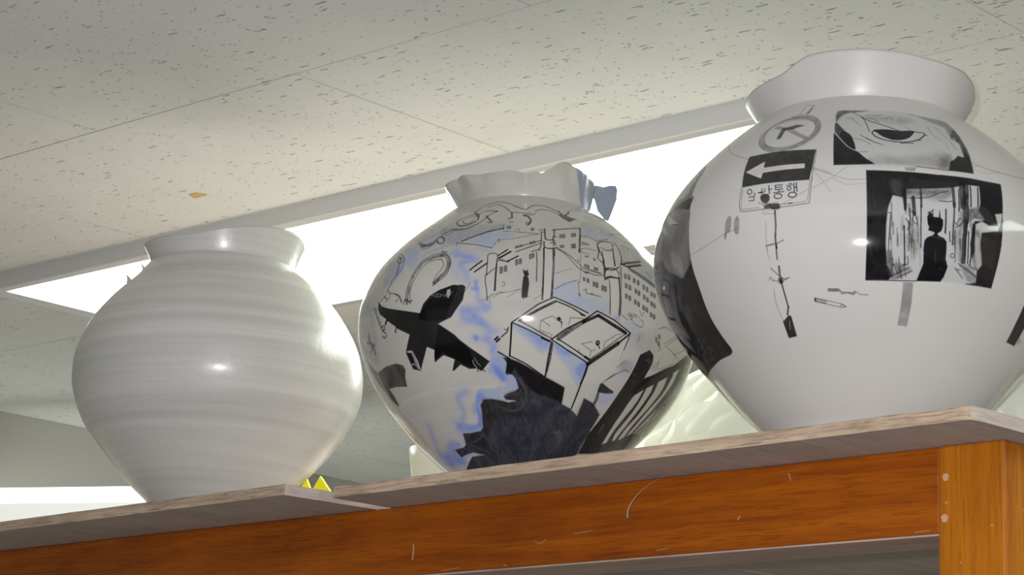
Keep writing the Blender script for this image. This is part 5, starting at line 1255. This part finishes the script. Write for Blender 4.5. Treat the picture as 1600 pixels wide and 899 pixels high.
0 0 97 0 60 12 -1100 1836 115 -2 148 -3 128 -4 173 5 99 -3 109 4 -18 -133 -12 -96 -58 -19 -61 51 -6 144 -82 -6 -89 -39 -98 -21 -94 -13 -54 -7 -2 -66 -66 17 -23 -86 -4 -32 -6 -91 -1 -137 12 -130 34 -63 -22 -30 -123 -3 2 111 3 113 0 126 0 133 -2 135
0 7 50 0 150 50 -873 1776 41 2 60 -4 56 -3 47 3 43 5 28 1 10 -8 -4 -11 -19 -12 -40 -12 -52 -10 -49 -9 -42 -7 -39 -6 -28 4 -17 19 -7 28
0 10 60 0 200 50 -980 1757 17 12 25 3 18 -12 5 -38 -2 -51 -7 -34 -12 -3 -18 13 -14 20 -9 29 -6 35
0 10 55 0 250 40 -892 1694 32 6 46 0 45 1 43 10 41 10 30 3 9 -14 -3 -22 -12 -21 -16 -17 -23 -16 -26 -9 -30 0 -32 6 -31 4 -29 -1 -27 -4 -19 4 -10 17 -1 25
0 0 97 0 80 20 -483 1780 155 53 -30 -229 -49 -17 16 -80 -54 -12 -46 22 -43 -9 -11 -63 -6 -100 18 -75 30 -71 21 -16 9 -73 -42 -18 152 1 0 160 2 128 3 186 -31 -101 -99 -31 -3 -80 29 -130 -20 -42 -16 36 -28 130 -2 140 55 42 -33 56 12 57
0 8 93 0 75 35 -488 1435 99 23 30 -76 -11 -140 6 -147 -104 6 -16 77 22 47 -20 93
0 7 70 0 100 50 -540 1602 22 11 27 11 23 3 14 -9 10 -17 9 -20 12 -24 11 -26 3 -18 -12 -2 -21 6 -22 5 -24 4 -25 3 -21 0 -12 -9 -7 -14 -6 -2 -8 18 -7 28 -1 24 7 13 12 8
1 0 85 250 20 25 -864 1636 4 -121
1 0 85 150 20 25 -823 1701 0 -130
1 0 85 80 20 25 -825 1571 0 -144 6 -136
1 0 85 225 20 25 -646 1742 -1 -148
1 0 85 110 20 25 -647 1594 -6 -136 2 -128
1 0 85 450 20 25 -589 1793 -8 -191
1 0 85 450 20 25 -566 1775 -15 -143 -2 -132
1 0 85 250 20 25 -588 1499 -2 -141 8 -133
1 0 85 125 20 25 -577 1501 -2 -146 11 -138
1 0 85 110 20 25 -694 1566 -1 -164
1 0 85 175 20 25 -906 1693 0 -150
1 0 85 110 20 25 -911 1430 6 -131 9 -126
1 0 85 75 20 25 -886 1462 5 -195
1 0 85 70 20 25 -642 1429 3 -98
1 0 85 80 20 25 -566 1431 5 -107 11 -104
1 0 85 110 20 25 -542 1487 -1 -141 8 -133
1 0 85 100 20 25 -613 1731 -9 -165
1 0 85 75 20 25 -672 1415 6 -68
1 0 85 110 20 25 -540 1768 -12 -158
1 0 85 100 20 25 -495 1766 -15 -147
1 0 75 60 20 20 -903 1481 5 -10 7 -14 4 -15 -1 -15 -3 -15 -3 -10
1 0 75 60 20 20 -873 1535 6 -10 9 -13 7 -17 5 -20 3 -23 2 -16
1 0 75 60 20 20 -866 1504 0 -11 -1 -16 2 -13 7 -9 9 -5 6 -5
1 0 75 60 20 20 -650 1489 7 -9 9 -12 9 -6 10 8 9 14 5 13 -2 9 -8 8 -6 1 -7 -12 -5 -18 -4 -14
1 0 75 60 20 20 -641 1450 6 1 9 4 9 8 11 21 13 27 8 19
1 0 75 60 20 20 -887 1629 19 1 26 3 23 2 17 4 15 4 15 6 16 11 16 14 17 12 18 7 18 6 13 4
1 0 75 60 20 20 -726 1625 13 0 18 -1 16 1 11 3 8 3 5 2
1 0 75 60 20 20 -913 1172 10 2 14 3 10 6 0 15 -4 18 -3 14
1 0 75 60 20 20 -991 1517 5 0 6 -2 4 -7 0 -12 -3 -18 -3 -32 -2 -60 -2 -73 0 -51
1 0 75 60 20 20 -960 1179 4 -7 7 -9 6 -11 3 -13 3 -14 4 -9 7 3 9 10 6 7
1 0 75 60 20 20 -967 1170 4 -1 6 0 5 1 4 3 3 4 2 3
1 0 75 60 20 20 -790 1532 7 4 9 5 7 4 4 5 2 4 1 3
0 10 60 0 200 50 -983 1262 6 -14 8 -33 12 -27 21 -8 25 -2 21 -4 16 -9 12 -12 -2 -14 -23 -24 -36 -26 -31 -10 -18 19 -12 35 -6 36 -2 36 4 38
0 4 50 0 200 50 -879 1433 12 21 18 -1 14 -17 8 -34 4 -48 1 -44 -5 -38 -10 -36 -9 -22 -9 -9 -8 3 -8 23 -7 59 -4 82
0 4 45 0 200 50 -656 1448 14 25 24 5 18 -22 7 -65 6 -87 2 -61 -9 -18 -16 6 -15 25 -17 56 -13 77
1 0 60 70 20 30 -963 1097 14 11 20 14 18 14 15 9 14 7 9 5
1 0 60 70 20 30 -939 1089 15 8 20 11 19 11 13 8 11 8 7 5
1 0 60 70 20 30 -619 1182 17 -17 24 -24 18 -16
1 0 60 70 20 30 -602 1212 27 -15 39 -20 32 -16 14 -8 4 -5 3 -2
1 0 60 70 20 30 -605 1174 6 0 7 -1 5 -1
1 0 60 70 20 30 -541 1212 11 -7 17 -9 12 -6
1 0 60 70 20 30 -593 1204 35 -20 50 -27 37 -19
0 10 50 0 150 40 -594 1213 21 1 33 -9 30 -17 20 -27 15 -35 7 -25 -7 -9 -16 1 -16 6 -16 11 -16 16 -15 18 -19 25 -18 27
1 7 80 60 20 0 -633 1259 0 -3 0 -3 -1 -3 -2 -2 -2 -2 -3 -1 -2 -1 -3 0 -2 2 -2 1 -3 2 -1 3 -1 2 -1 3 1 4 1 3 1 2 2 2 2 2 3 0 2 1 3 -1 3 -2 2 -1
0 8 50 0 200 50 -531 1428 8 21 11 3 9 -9 5 -20 3 -32 4 -36 8 -41 11 -45 4 -36 -7 -24 -13 -15 -13 -4 -11 8 -9 21 -8 33 -6 55 0 68
0 5 80 0 100 30 -526 1408 7 6 8 -7 8 -14 3 -21 2 -28 5 -28 9 -33 13 -33 5 -26 -7 -17 -15 -9 -14 -3 -11 6 -8 14 -6 18 0 22 4 27 2 29 -2 35 -3 37
1 8 40 70 20 50 -1089 1753 3 -197
1 8 40 70 20 50 -1082 1741 4 -211
1 8 40 70 20 50 -1074 1729 3 -225
1 8 40 70 20 50 -1067 1716 1 -122 2 -115
1 8 40 70 20 50 -1060 1704 2 -128 2 -122
1 8 40 70 20 50 -1052 1692 1 -136 2 -127
1 8 40 70 20 50 -1045 1680 1 -142 3 -134
1 8 40 70 20 50 -1038 1668 2 -148 2 -140
1 8 40 70 20 50 -1031 1656 2 -155 3 -145
1 8 40 70 20 50 -1023 1644 1 -161 4 -151
1 8 40 70 20 50 -1016 1632 2 -167 4 -157
1 8 40 70 20 50 -1009 1621 1 -117 2 -112 4 -107
1 10 50 70 20 50 -479 1417 13 -174
1 10 50 70 20 50 -466 1414 12 -178
1 10 50 70 20 50 -453 1410 13 -181
1 10 50 70 20 50 -440 1407 12 -186
1 10 50 70 20 50 -427 1403 13 -189
1 10 50 70 20 50 -414 1400 12 -193
1 10 50 70 20 50 -400 1397 12 -197
1 10 45 60 20 40 -1086 1664 6 -139
1 10 45 60 20 40 -1071 1653 7 -96
1 10 45 60 20 40 -1056 1620 1 -64
1 10 45 60 20 40 -1081 1297 10 -75
1 10 45 60 20 40 -1048 1336 5 -76
1 10 45 60 20 40 -1091 1494 85 33
1 0 46 113 35 50 -975 1592 2 -163
1 7 38 114 35 50 -975 1353 7 -155
1 7 33 88 35 50 -616 1376 14 -119
1 0 66 85 35 50 -643 1381 19 -162
1 0 42 105 35 50 -870 1480 -1 -67
1 0 69 55 35 50 -877 1399 2 -84
1 10 52 112 35 50 -614 1466 0 -68
1 0 41 42 35 50 -976 1582 -1 -75
1 7 42 52 35 50 -878 1623 0 -178
1 7 41 60 35 50 -647 1593 -1 -85
1 7 69 85 35 50 -870 1373 3 -84
1 10 68 88 35 50 -649 1600 0 -142
1 7 56 56 35 50 -894 1374 3 -112
1 0 49 42 35 50 -598 1371 7 -87
1 7 52 119 35 50 -979 1513 2 -175
1 7 38 109 35 50 -843 1502 7 -178
1 7 51 92 35 50 -558 1566 0 -99
1 10 37 71 35 50 -826 1322 12 -149
1 10 48 72 35 50 -549 1462 11 -161
1 7 65 84 35 50 -888 1589 2 -89
1 7 31 42 35 50 -872 1332 8 -116
1 10 66 63 35 50 -855 1604 -2 -73
1 7 64 72 35 50 -867 1500 3 -177
1 7 32 110 35 50 -870 1349 3 -94
1 0 37 51 35 50 -918 1501 1 -104
1 0 51 78 35 50 -946 1411 5 -119
1 0 69 90 35 50 -882 1552 3 -142
1 10 61 89 35 50 -601 1561 0 -81
1 10 35 104 35 50 -925 1481 3 -174
1 0 46 114 35 50 -610 1372 13 -139
1 0 62 104 35 50 -967 1449 4 -79
1 0 36 78 35 50 -941 1376 5 -85
1 10 39 79 35 50 -552 1537 0 -111
1 7 50 117 35 50 -857 1338 6 -111
1 7 50 60 35 40 -929 1210 13 -109
1 7 50 60 35 40 -925 1190 3 -57
1 7 50 60 35 40 -931 1137 27 -47
1 7 50 60 35 40 -924 1143 17 -32
1 7 50 60 35 40 -920 1145 16 -16
1 7 50 60 35 40 -960 1213 -8 -100
1 7 50 60 35 40 -930 1225 2 -127
1 7 50 60 35 40 -963 1218 2 -129
1 0 50 60 35 40 -921 1160 16 -71
1 0 50 60 35 40 -901 1177 18 -76
1 7 50 60 35 40 -932 1213 24 -102
1 0 50 60 35 40 -975 1210 24 -102
1 7 50 60 35 40 -930 1148 0 -32
1 0 50 60 35 40 -943 1200 15 -81
0 7 60 0 200 50 -896 1700 38 5 54 2 51 4 43 10 38 11 26 4 9 -7 -4 -14 -16 -14 -33 -12 -43 -12 -38 -9 -30 -7 -25 -4 -22 -3 -19 0 -15 2 -11 5 -10 12 -4 15
0 10 50 0 200 50 -615 1599 16 19 21 3 13 -13 -2 -37 -8 -53 -9 -39 -11 -22 -12 -11 -9 8 -6 39 0 60
0 0 70 0 75 40 -922 1692 26 2 -2 -130 -5 -52 -8 51 -8 64
0 7 60 0 100 40 -994 1262 23 1 19 -93 -20 -55 -18 35
0 0 98 0 40 3 -823 1078 15 65 11 47 -6 84 1 67 16 23 29 17 6 18 -36 12 6 21 -8 19 -4 50 12 39 12 -15 3 29 5 -49 29 -1 4 55 5 -56 13 -12 1 -41 -7 -37 -21 -20 6 -15 30 -12 16 -22 4 -57 2 -57 18 -46 -11 -65 -15 -32
1 9 80 75 20 0 -803 1274 1 16 0 22 2 20 4 12 6 10 4 6
1 10 70 50 20 0 -767 1369 6 -1 11 -1 10 -2 10 -2 10 -3 8 -2
1 10 50 60 20 0 -742 1280 11 -75
1 10 50 50 20 0 -705 1171 22 -11
1 9 85 65 20 0 -1100 1836 2 -145 2 -135 0 -133 0 -126 -3 -113 -2 -111 92 0 92 1 94 4
1 9 85 65 20 0 -709 1827 173 5 99 -3 109 4 -18 -133 -19 -166 4 -153 -8 -148 6 -140 -170 -1
0 4 85 0 40 30 -896 1068 57 0 8 -129 -3 -139 -63 5 5 131
0 0 97 0 40 6 -37 803 -17 117 -8 130 82 116 133 -151 -93 -99 14 -118
0 10 50 0 100 30 53 839 35 17 45 -29 -52 -17"""
INKS = [(13, 11, 15), (27, 31, 50), (104, 132, 218), (158, 172, 208), (122, 119, 118), (184, 184, 184), (212, 209, 202), (54, 50, 51), (42, 33, 31), (36, 31, 70), (92, 88, 90)]

def value_noise(h, w, ch, cw, rng):
    g = rng.random((ch + 2, cw + 2)); g[:, -2:] = g[:, :2]
    y = np.linspace(0, ch, h, endpoint=False); x = np.linspace(0, cw, w, endpoint=False)
    yi = y.astype(int); xi = x.astype(int); fy = (y - yi); fx = (x - xi); fy = (fy * fy * (3 - 2 * fy))[:, None]; fx = (fx * fx * (3 - 2 * fx))[None]
    a = g[yi][:, xi]; b = g[yi][:, xi + 1]; c = g[yi + 1][:, xi]; d = g[yi + 1][:, xi + 1]
    return (a * (1 - fx) + b * fx) * (1 - fy) + (c * (1 - fx) + d * fx) * fy

def paint(name, text, prof_z, prof_r, W=4096, Hh=1280):
    rng = np.random.default_rng(5)
    NZ = (value_noise(Hh, W, 90, 300, rng) * .5 + value_noise(Hh, W, 300, 500, rng) * .3 + value_noise(Hh, W, 30, 90, rng) * .5).astype(np.float32)
    NZ = np.clip((NZ - .40) / .5, 0, 1)
    col = np.zeros((Hh, W, 3), np.float32); alp = np.zeros((Hh, W), np.float32)
    py = Hh / .29                                  # pixels per metre up the wall
    for line in text.split('\n'):
        q = [int(t) for t in line.split()]
        kind, ci, a, wd, soft, nz = q[:6]; a /= 100; wd = wd * 1e-5; soft = max(soft * 1e-5, .00010); nz /= 100
        if a <= 0: continue
        if ci == 0 and kind == 0: nz *= .3
        P = np.cumsum(np.array(q[6:], float).reshape(-1, 2), 0)
        u = (P[:, 0] / 20 / 360 + .5) * W; vv_ = P[:, 1] * 1e-4 * py
        r = float(np.interp(P[:, 1].mean() * 1e-4 + .279, prof_z, prof_r))
        px = W / (2 * math.pi * r)                 # pixels per metre around the wall at this height
        X = u / px; Y = vv_ / py                   # metres
        pad = wd / 2 + soft * 2 + .0006
        x0 = max(0, int((X.min() - pad) * px)); x1 = min(W, int((X.max() + pad) * px) + 2)
        y0 = max(0, int((Y.min() - pad) * py)); y1 = min(Hh, int((Y.max() + pad) * py) + 2)
        if x1 <= x0 or y1 <= y0: continue
        gx = ((np.arange(x0, x1) + .5) / px).astype(np.float32)[None]; gy = ((np.arange(y0, y1) + .5) / py).astype(np.float32)[:, None]
        D = np.full((y1 - y0, x1 - x0), 1e3, np.float32)
        n = len(X); closed = kind == 0
        inside = np.zeros(D.shape, bool)
        for i in range(n if closed else n - 1):
            ax, ay, bx, by = X[i], Y[i], X[(i + 1) % n], Y[(i + 1) % n]
            # distance only near the segment
            sx0 = max(0, int((min(ax, bx) - pad) * px) - x0); sx1 = int((max(ax, bx) + pad) * px) + 2 - x0
            sy0 = max(0, int((min(ay, by) - pad) * py) - y0); sy1 = int((max(ay, by) + pad) * py) + 2 - y0
            hx = gx[:, sx0:sx1]; hy = gy[sy0:sy1]
            dx, dy = bx - ax, by - ay; L2 = dx * dx + dy * dy + 1e-12
            t = np.clip(((hx - ax) * dx + (hy - ay) * dy) / L2, 0, 1)
            d = np.hypot(hx - ax - t * dx, hy - ay - t * dy)
            sub = D[sy0:sy1, sx0:sx1]; np.minimum(sub, d, out=sub)
            if closed and abs(by - ay) > 1e-9:
                rows = ((ay > gy) != (by > gy))[:, 0]
                if rows.any():
                    xc = ax + (gy[rows] - ay) * dx / dy
                    inside[rows] ^= gx < xc
        if closed: m = .5 + np.where(inside, D, -D) / (2 * soft)
        else: m = .5 + (wd / 2 - D) / (2 * soft)
        m = np.clip(m, 0, 1); m = m * m * (3 - 2 * m)
        m = m * a * (1 - nz * NZ[y0:y1, x0:x1])
        c = np.array(INKS[ci], np.float32) / 255
        A = alp[y0:y1, x0:x1]; Cc = col[y0:y1, x0:x1]
        Cc *= (1 - m)[..., None]; Cc += m[..., None] * c
        A *= (1 - m); A += m
    out = np.empty((Hh, W, 4), np.float32)
    safe = np.maximum(alp, 1e-4)[..., None]
    out[..., :3] = np.where(alp[..., None] > .004, col / safe, .6); out[..., 3] = alp
    im = bpy.data.images.new(name, W, Hh, alpha=True); im.alpha_mode = 'CHANNEL_PACKED'
    im.pixels.foreach_set(out.reshape(-1)); im.update(); im.pack()
    return im
IMG_MID = paint('brushwork_city', ART_MID, [0.279, 0.30967, 0.34033, 0.371, 0.40167, 0.43233, 0.463, 0.49367, 0.52433, 0.555], [0.02662, 0.06885, 0.10188, 0.12568, 0.13971, 0.14261, 0.13234, 0.10757, 0.06918, 0.0181])
IMG_BIG = paint('brushwork_street', ART_BIG, [0.279, 0.31189, 0.34478, 0.37767, 0.41056, 0.44344, 0.47633, 0.50922, 0.54211, 0.575], [0.03993, 0.07933, 0.11163, 0.13701, 0.15223, 0.15402, 0.14109, 0.11351, 0.07426, 0.02371])


P1 = dict(cen=[-1.64718, 1.365], z=[0.279, 0.30744, 0.33589, 0.36433, 0.39278, 0.42122, 0.44967, 0.47811, 0.50656, 0.535], r=[0.02733, 0.06338, 0.09311, 0.11639, 0.13166, 0.1375, 0.13344, 0.11956, 0.09658, 0.06647], off=[-0.00129, -0.00108, -0.00082, -0.00055, -0.00033, -0.00026, -0.00014, 0.00018, 0.00105, 0.00274], zj=.5325, foot=.056, offj=-.0035, offr=-.004, flare=1.3, seed=1.0, ridge=.00055,
          rim=[(-150, .550), (-130, .5495), (-112, .5482), (-103.5, .5485), (-80, .5472), (-61, .5476), (-47, .5516), (-28.7, .5562), (-6, .5612), (13.5, .5628), (34, .5625), (55, .558), (100, .555), (160, .552)],
          rimR=[(-180, .076), (-130, .0765), (-60, .0745), (0, .0765), (50, .078), (120, .076)])
P2 = dict(cen=[-1.27199, 1.385], z=[0.279, 0.30967, 0.34033, 0.371, 0.40167, 0.43233, 0.463, 0.49367, 0.52433, 0.555], r=[0.02662, 0.06885, 0.10188, 0.12568, 0.13971, 0.14261, 0.13234, 0.10757, 0.06918, 0.0181], off=[0.00091, 0.00155, 0.00214, 0.00253, 0.00218, 0.0013, 0.00038, -8e-05, -0.00018, -0.00023], zj=.5325, foot=.054, offj=-.0045, offr=-.0065, flare=1.2, seed=2.0, ridge=.0004, wob=.0035,
          rim=[(-160, .551), (-128, .550), (-121.4, .5520), (-116, .553), (-106.4, .553), (-86.7, .5507), (-75.8, .5507), (-64, .5508), (-55.9, .552), (-49.9, .5501), (-44.8, .5482), (-40, .5513), (-33.9, .5502), (-26.8, .556), (-19.3, .5626), (-13.6, .5644), (-4.3, .563), (8.6, .5613), (20, .5615), (30, .5595), (45, .556), (80, .552), (120, .556), (160, .55)],
          rimR=[(-180, .066), (-135, .067), (-125, .069), (-112, .063), (-95, .066), (-75, .064), (-50, .066), (-20, .064), (10, .061), (40, .062), (90, .066), (140, .062)])
P3 = dict(cen=[-0.92104, 1.375], z=[0.279, 0.31189, 0.34478, 0.37767, 0.41056, 0.44344, 0.47633, 0.50922, 0.54211, 0.575], r=[0.03993, 0.07933, 0.11163, 0.13701, 0.15223, 0.15402, 0.14109, 0.11351, 0.07426, 0.02371], off=[-0.00257, -0.00248, -0.00221, -0.0021, -0.00218, -0.00216, -0.00211, -0.00223, -0.00303, -0.00382], zj=.5425, foot=.066, offj=-.003, offr=-.003, flare=.8, seed=3.0, ridge=.0003,
          rim=[(-170, .560), (-150, .560), (-135, .5610), (-127.5, .5620), (-110.5, .5637), (-100, .5650), (-92.6, .5704), (-85.9, .5743), (-79, .5752), (-70.7, .5754), (-54.9, .5754), (-33.9, .5741), (-21.5, .5726), (-8.3, .5720), (7.5, .5722), (22, .568), (35, .563), (60, .562), (110, .566), (160, .562)],
          rimR=[(-180, .086), (-145, .0875), (-130, .0865), (-110, .083), (-90, .0815), (-60, .082), (-20, .083), (10, .0845), (40, .085), (90, .083), (140, .085)])

def make_vase(name, label, p, m_body, m_neck, NT=288, wash=None):
    t = thing(name, label, 'vase', (p['cen'][0], p['cen'][1], CZ + .2791))
    V, N, zz = make_body(p, NT)
    link('body', grid_mesh(V, 'body', zz / VZ), m_body, t)
    nm = grid_mesh(N, 'neck', None, cap=False); nm.materials.append(m_neck)
    if wash is not None:
        nm.materials.append(wash)
        for q_ in nm.polygons:
            a_ = math.degrees(math.atan2(q_.center.y, q_.center.x)); zz_n = (q_.center.z - .254) / .03
            if -6 + 14 * (1 - min(1, zz_n)) + 4 * noise.noise(q_.center * 60) < a_ < 78: q_.material_index = 1
    link('neck', nm, None, t)
    return t

G_white = glaze_material('satin_white_glaze_with_throwing_rings', ((.51, .50, .485), (.67, .66, .635)), .34, None, band=1, coat=.6)
G_mid = glaze_material('glossy_pale_grey_glaze', ((.50, .485, .455), (.585, .565, .53)), .2)
G_big = glaze_material('glossy_warm_white_glaze', ((.57, .555, .535), (.61, .595, .575)), .32)
G_mid_art = glaze_material('glossy_pale_grey_glaze_painted', ((.50, .485, .455), (.585, .565, .53)), .13, IMG_MID)
G_big_art = glaze_material('glossy_warm_white_glaze_painted', ((.57, .555, .535), (.61, .595, .575)), .11, IMG_BIG)
G_blue = glaze_material('blue_grey_glaze', ((.24, .28, .38), (.34, .38, .47)), .3)

v1 = make_vase('moon_vase', 'plain white vase with throwing rings on its belly, standing on the left board', P1, G_white, G_white)
v2 = make_vase('painted_vase', 'middle vase painted with a black aeroplane, city blocks, dragon and blue smoke, ragged rim', P2, G_mid_art, G_mid, wash=G_blue)
v3 = make_vase('painted_vase', 'largest vase, at the right, painted with black framed scenes and an arrow road sign', P3, G_big_art, G_big)

# little curled clay thorns on the left shoulder of the white vase
for (bx, by, bz, tx, tz) in ((-1.7055, 1.2947, .5135, -.0036, .0085), (-1.6965, 1.3050, .5225, -.0034, .0110)):
    bm = bmesh.new(); prev = None
    for i in range(7):
        s = i / 6; r = .0030 * (1 - s) + .0004
        cx = bx - P1['cen'][0] + tx * s ** 2; cy = by - P1['cen'][1] + tx * .8 * s ** 2; cz = bz - .279 + tz * s
        ring = [bm.verts.new((cx + r * math.cos(a), cy + r * math.sin(a), cz - .0015)) for a in [k * math.pi / 4 for k in range(8)]]
        if prev:
            for k in range(8): bm.faces.new((prev[k], prev[(k + 1) % 8], ring[(k + 1) % 8], ring[k]))
        prev = ring
    bm.faces.new(prev)
    link('clay_thorn', mesh_of(bm, 'clay_thorn', True), G_white, v1)

# torn blue-grey flap folding out of the ragged rim
FL = [(.0500, .5630), (.0560, .5600), (.0629, .5603), (.0686, .5636), (.0741, .5657), (.0758, .5620), (.0755, .5533), (.0717, .5422), (.0689, .5337), (.0649, .5347), (.0588, .5405), (.0557, .5490), (.0520, .5520)]
cen = np.array(P2['cen']); vv = cen / np.linalg.norm(cen); rtv = np.array([vv[1], -vv[0]])
bm = bmesh.new(); fr = []; bk = []
for (a, z) in FL:
    bend = .9 * max(0, a - .055)
    dep = .004 * math.sin((z - .53) * 160) + bend
    for lst, d in ((fr, 0), (bk, .003)):
        q = rtv * a + vv * (dep + d); lst.append(bm.verts.new((q[0], q[1], z - .279)))
bm.faces.new(fr); bm.faces.new(bk[::-1])
for i in range(len(fr)):
    j = (i + 1) % len(fr); bm.faces.new((fr[j], fr[i], bk[i], bk[j]))
bmesh.ops.recalc_face_normals(bm, faces=bm.faces[:])
bmesh.ops.triangulate(bm, faces=[f for f in bm.faces if len(f.verts) > 4])
bmesh.ops.bevel(bm, geom=bm.edges[:], offset=.0004, segments=1, affect='EDGES') if False else None
flap = link('rim_flap', mesh_of(bm, 'rim_flap'), G_blue, v2); flap['label'] = 'torn blue-grey flap of the ragged rim'

# ------------------------------------------------------------------ things behind the vases
def bag(name, label, c, half, seed, top):
    t = thing(name, label, 'bag', (c[0], c[1], CZ + .2792))
    bm = bmesh.new(); bmesh.ops.create_icosphere(bm, subdivisions=5, radius=1)
    pts = [Vector((random.Random(seed + i).uniform(-1, 1), random.Random(seed * 3 + i).uniform(-1, 1), random.Random(seed * 7 + i).uniform(-1, 1))).normalized() for i in range(64)]
    hs = [random.Random(seed * 11 + i).uniform(.88, 1.02) for i in range(64)]
    for v in bm.verts:
        d = v.co.normalized()
        # a crumpled film: the envelope of many random flat facets
        r = min(h / max(.15, d.dot(q)) for q, h in zip(pts, hs) if d.dot(q) > .3)
        r = min(r, 1.18) + .02 * noise.noise(d * 9) + .045 * abs(noise.noise(d * 3.1 + Vector((seed, 0, 0))))
        q = d * r
        z = q.z * half[2] + top
        v.co = Vector((q.x * half[0], q.y * half[1], max(z, .0006 + .001 * abs(noise.noise(d * 20)))))
    link('film', mesh_of(bm, 'film', True), M_bag, t)
    return t
M_bag = bpy.data.materials.new('white_plastic_film'); n, l, p = nodes_of(M_bag)
p.inputs['Base Color'].default_value = (.93, .94, .88, 1); p.inputs['Roughness'].default_value = .28
p.inputs['Subsurface Weight'].default_value = .0
tr = n.new('ShaderNodeBsdfTranslucent'); tr.inputs[0].default_value = (.85, .87, .78, 1)
ms = n.new('ShaderNodeMixShader'); ms.inputs[0].default_value = .5
l.new(p.outputs[0], ms.inputs[1]); l.new(tr.outputs[0], ms.inputs[2]); l.new(ms.outputs[0], n['Material Output'].inputs[0])
vb_ = coords(n, l, (1, 1, 1.4), 'Object')
cre = n.new('ShaderNodeTexVoronoi'); cre.feature = 'DISTANCE_TO_EDGE'; cre.inputs['Scale'].default_value = 26; l.new(vb_, cre.inputs['Vector'])
sc_ = n.new('ShaderNodeMath'); sc_.operation = 'MINIMUM'; sc_.inputs[1].default_value = .22; l.new(cre.outputs['Distance'], sc_.inputs[0])
bump(n, l, p, sc_.outputs[0], .5, .008)
bag('plastic_bag', 'crumpled white plastic bag filling the gap behind the two painted vases', (-1.13, 1.655), (.235, .095, .115), 5, .075)

pot = thing('pale_pot', 'pale pot mostly hidden behind the lower left of the middle vase', 'pot', (-1.551, 1.606, CZ + .2792))
prof = [(.0, 0), (.036, 0), (.038, .002), (.0455, .045), (.052, .085), (.0545, .104), (.053, .1045), (.050, .085), (.040, .010), (0, .008)]
bm = bmesh.new(); prev = None
for (r, z) in prof:
    ring = [bm.verts.new((max(r, .0005) * math.cos(k * math.pi / 24), max(r, .0005) * math.sin(k * math.pi / 24), z)) for k in range(48)]
    if prev:
        for k in range(48): bm.faces.new((prev[k], prev[(k + 1) % 48], ring[(k + 1) % 48], ring[k]))
    prev = ring
link('pot_wall', mesh_of(bm, 'pot_wall', True), mat('pale_celadon_glaze', (.60, .61, .54), .3), pot)

yc = thing('paper_crown', 'bright yellow paper with two pointed peaks showing between the two boards', 'paper', (-1.650, 1.50, CZ + .2792))
bm = bmesh.new()
zz_ = [(-.028, .052), (-.0144, .0703), (-.0065, .0572), (-.0045, .0572), (.006, .0708), (.030, .046), (.034, .046)]
fr = [bm.verts.new((x, 0, z)) for x, z in zz_] + [bm.verts.new((.034, 0, 0)), bm.verts.new((-.028, 0, 0))]
bk = [bm.verts.new((v.co.x, .0025, v.co.z)) for v in fr]
bm.faces.new(fr); bm.faces.new(bk[::-1])
for i in range(len(fr)): bm.faces.new((fr[(i + 1) % len(fr)], fr[i], bk[i], bk[(i + 1) % len(fr)]))
bmesh.ops.recalc_face_normals(bm, faces=bm.faces[:])
bmesh.ops.triangulate(bm, faces=bm.faces[:])
link('folded_paper', mesh_of(bm, 'folded_paper'), M_yellow, yc)

# thin dry stalk hanging from under the right board
pts = [(-1.0140, 1.2700, .2696), (-1.0262, 1.2660, .2644), (-1.0380, 1.2640, .2577), (-1.0467, 1.2640, .2504), (-1.0525, 1.2655, .2437), (-1.0562, 1.2700, .2392)]
bm = bmesh.new(); prev = None
P_ = [Vector(q) for q in pts]; fine = []
for i in range(len(P_) - 1):
    a, b = P_[i], P_[i + 1]; p0 = P_[max(0, i - 1)]; p3 = P_[min(len(P_) - 1, i + 2)]
    for k in range(5):
        t = k / 5
        fine.append(.5 * ((2 * a) + (b - p0) * t + (2 * p0 - 5 * a + 4 * b - p3) * t * t + (3 * a - p0 - 3 * b + p3) * t ** 3))
fine.append(P_[-1])
for i, q in enumerate(fine):
    s = i / (len(fine) - 1); r = .00025 + .00055 * s
    ring = [bm.verts.new((q.x + r * math.cos(k * math.pi / 3), q.y + r * math.sin(k * math.pi / 3), q.z + CZ + r * .6 * math.sin(k * math.pi / 3))) for k in range(6)]
    if prev:
        for k in range(6): bm.faces.new((prev[k], prev[(k + 1) % 6], ring[(k + 1) % 6], ring[k]))
    else: bm.faces.new(ring)
    prev = ring
bm.faces.new(prev)
tag(link('dry_stalk', mesh_of(bm, 'dry_stalk', True), mat('dry_straw', (.50, .37, .24), .7)), 'thin curved dry stalk hanging over the orange rail below the right board', 'stalk')
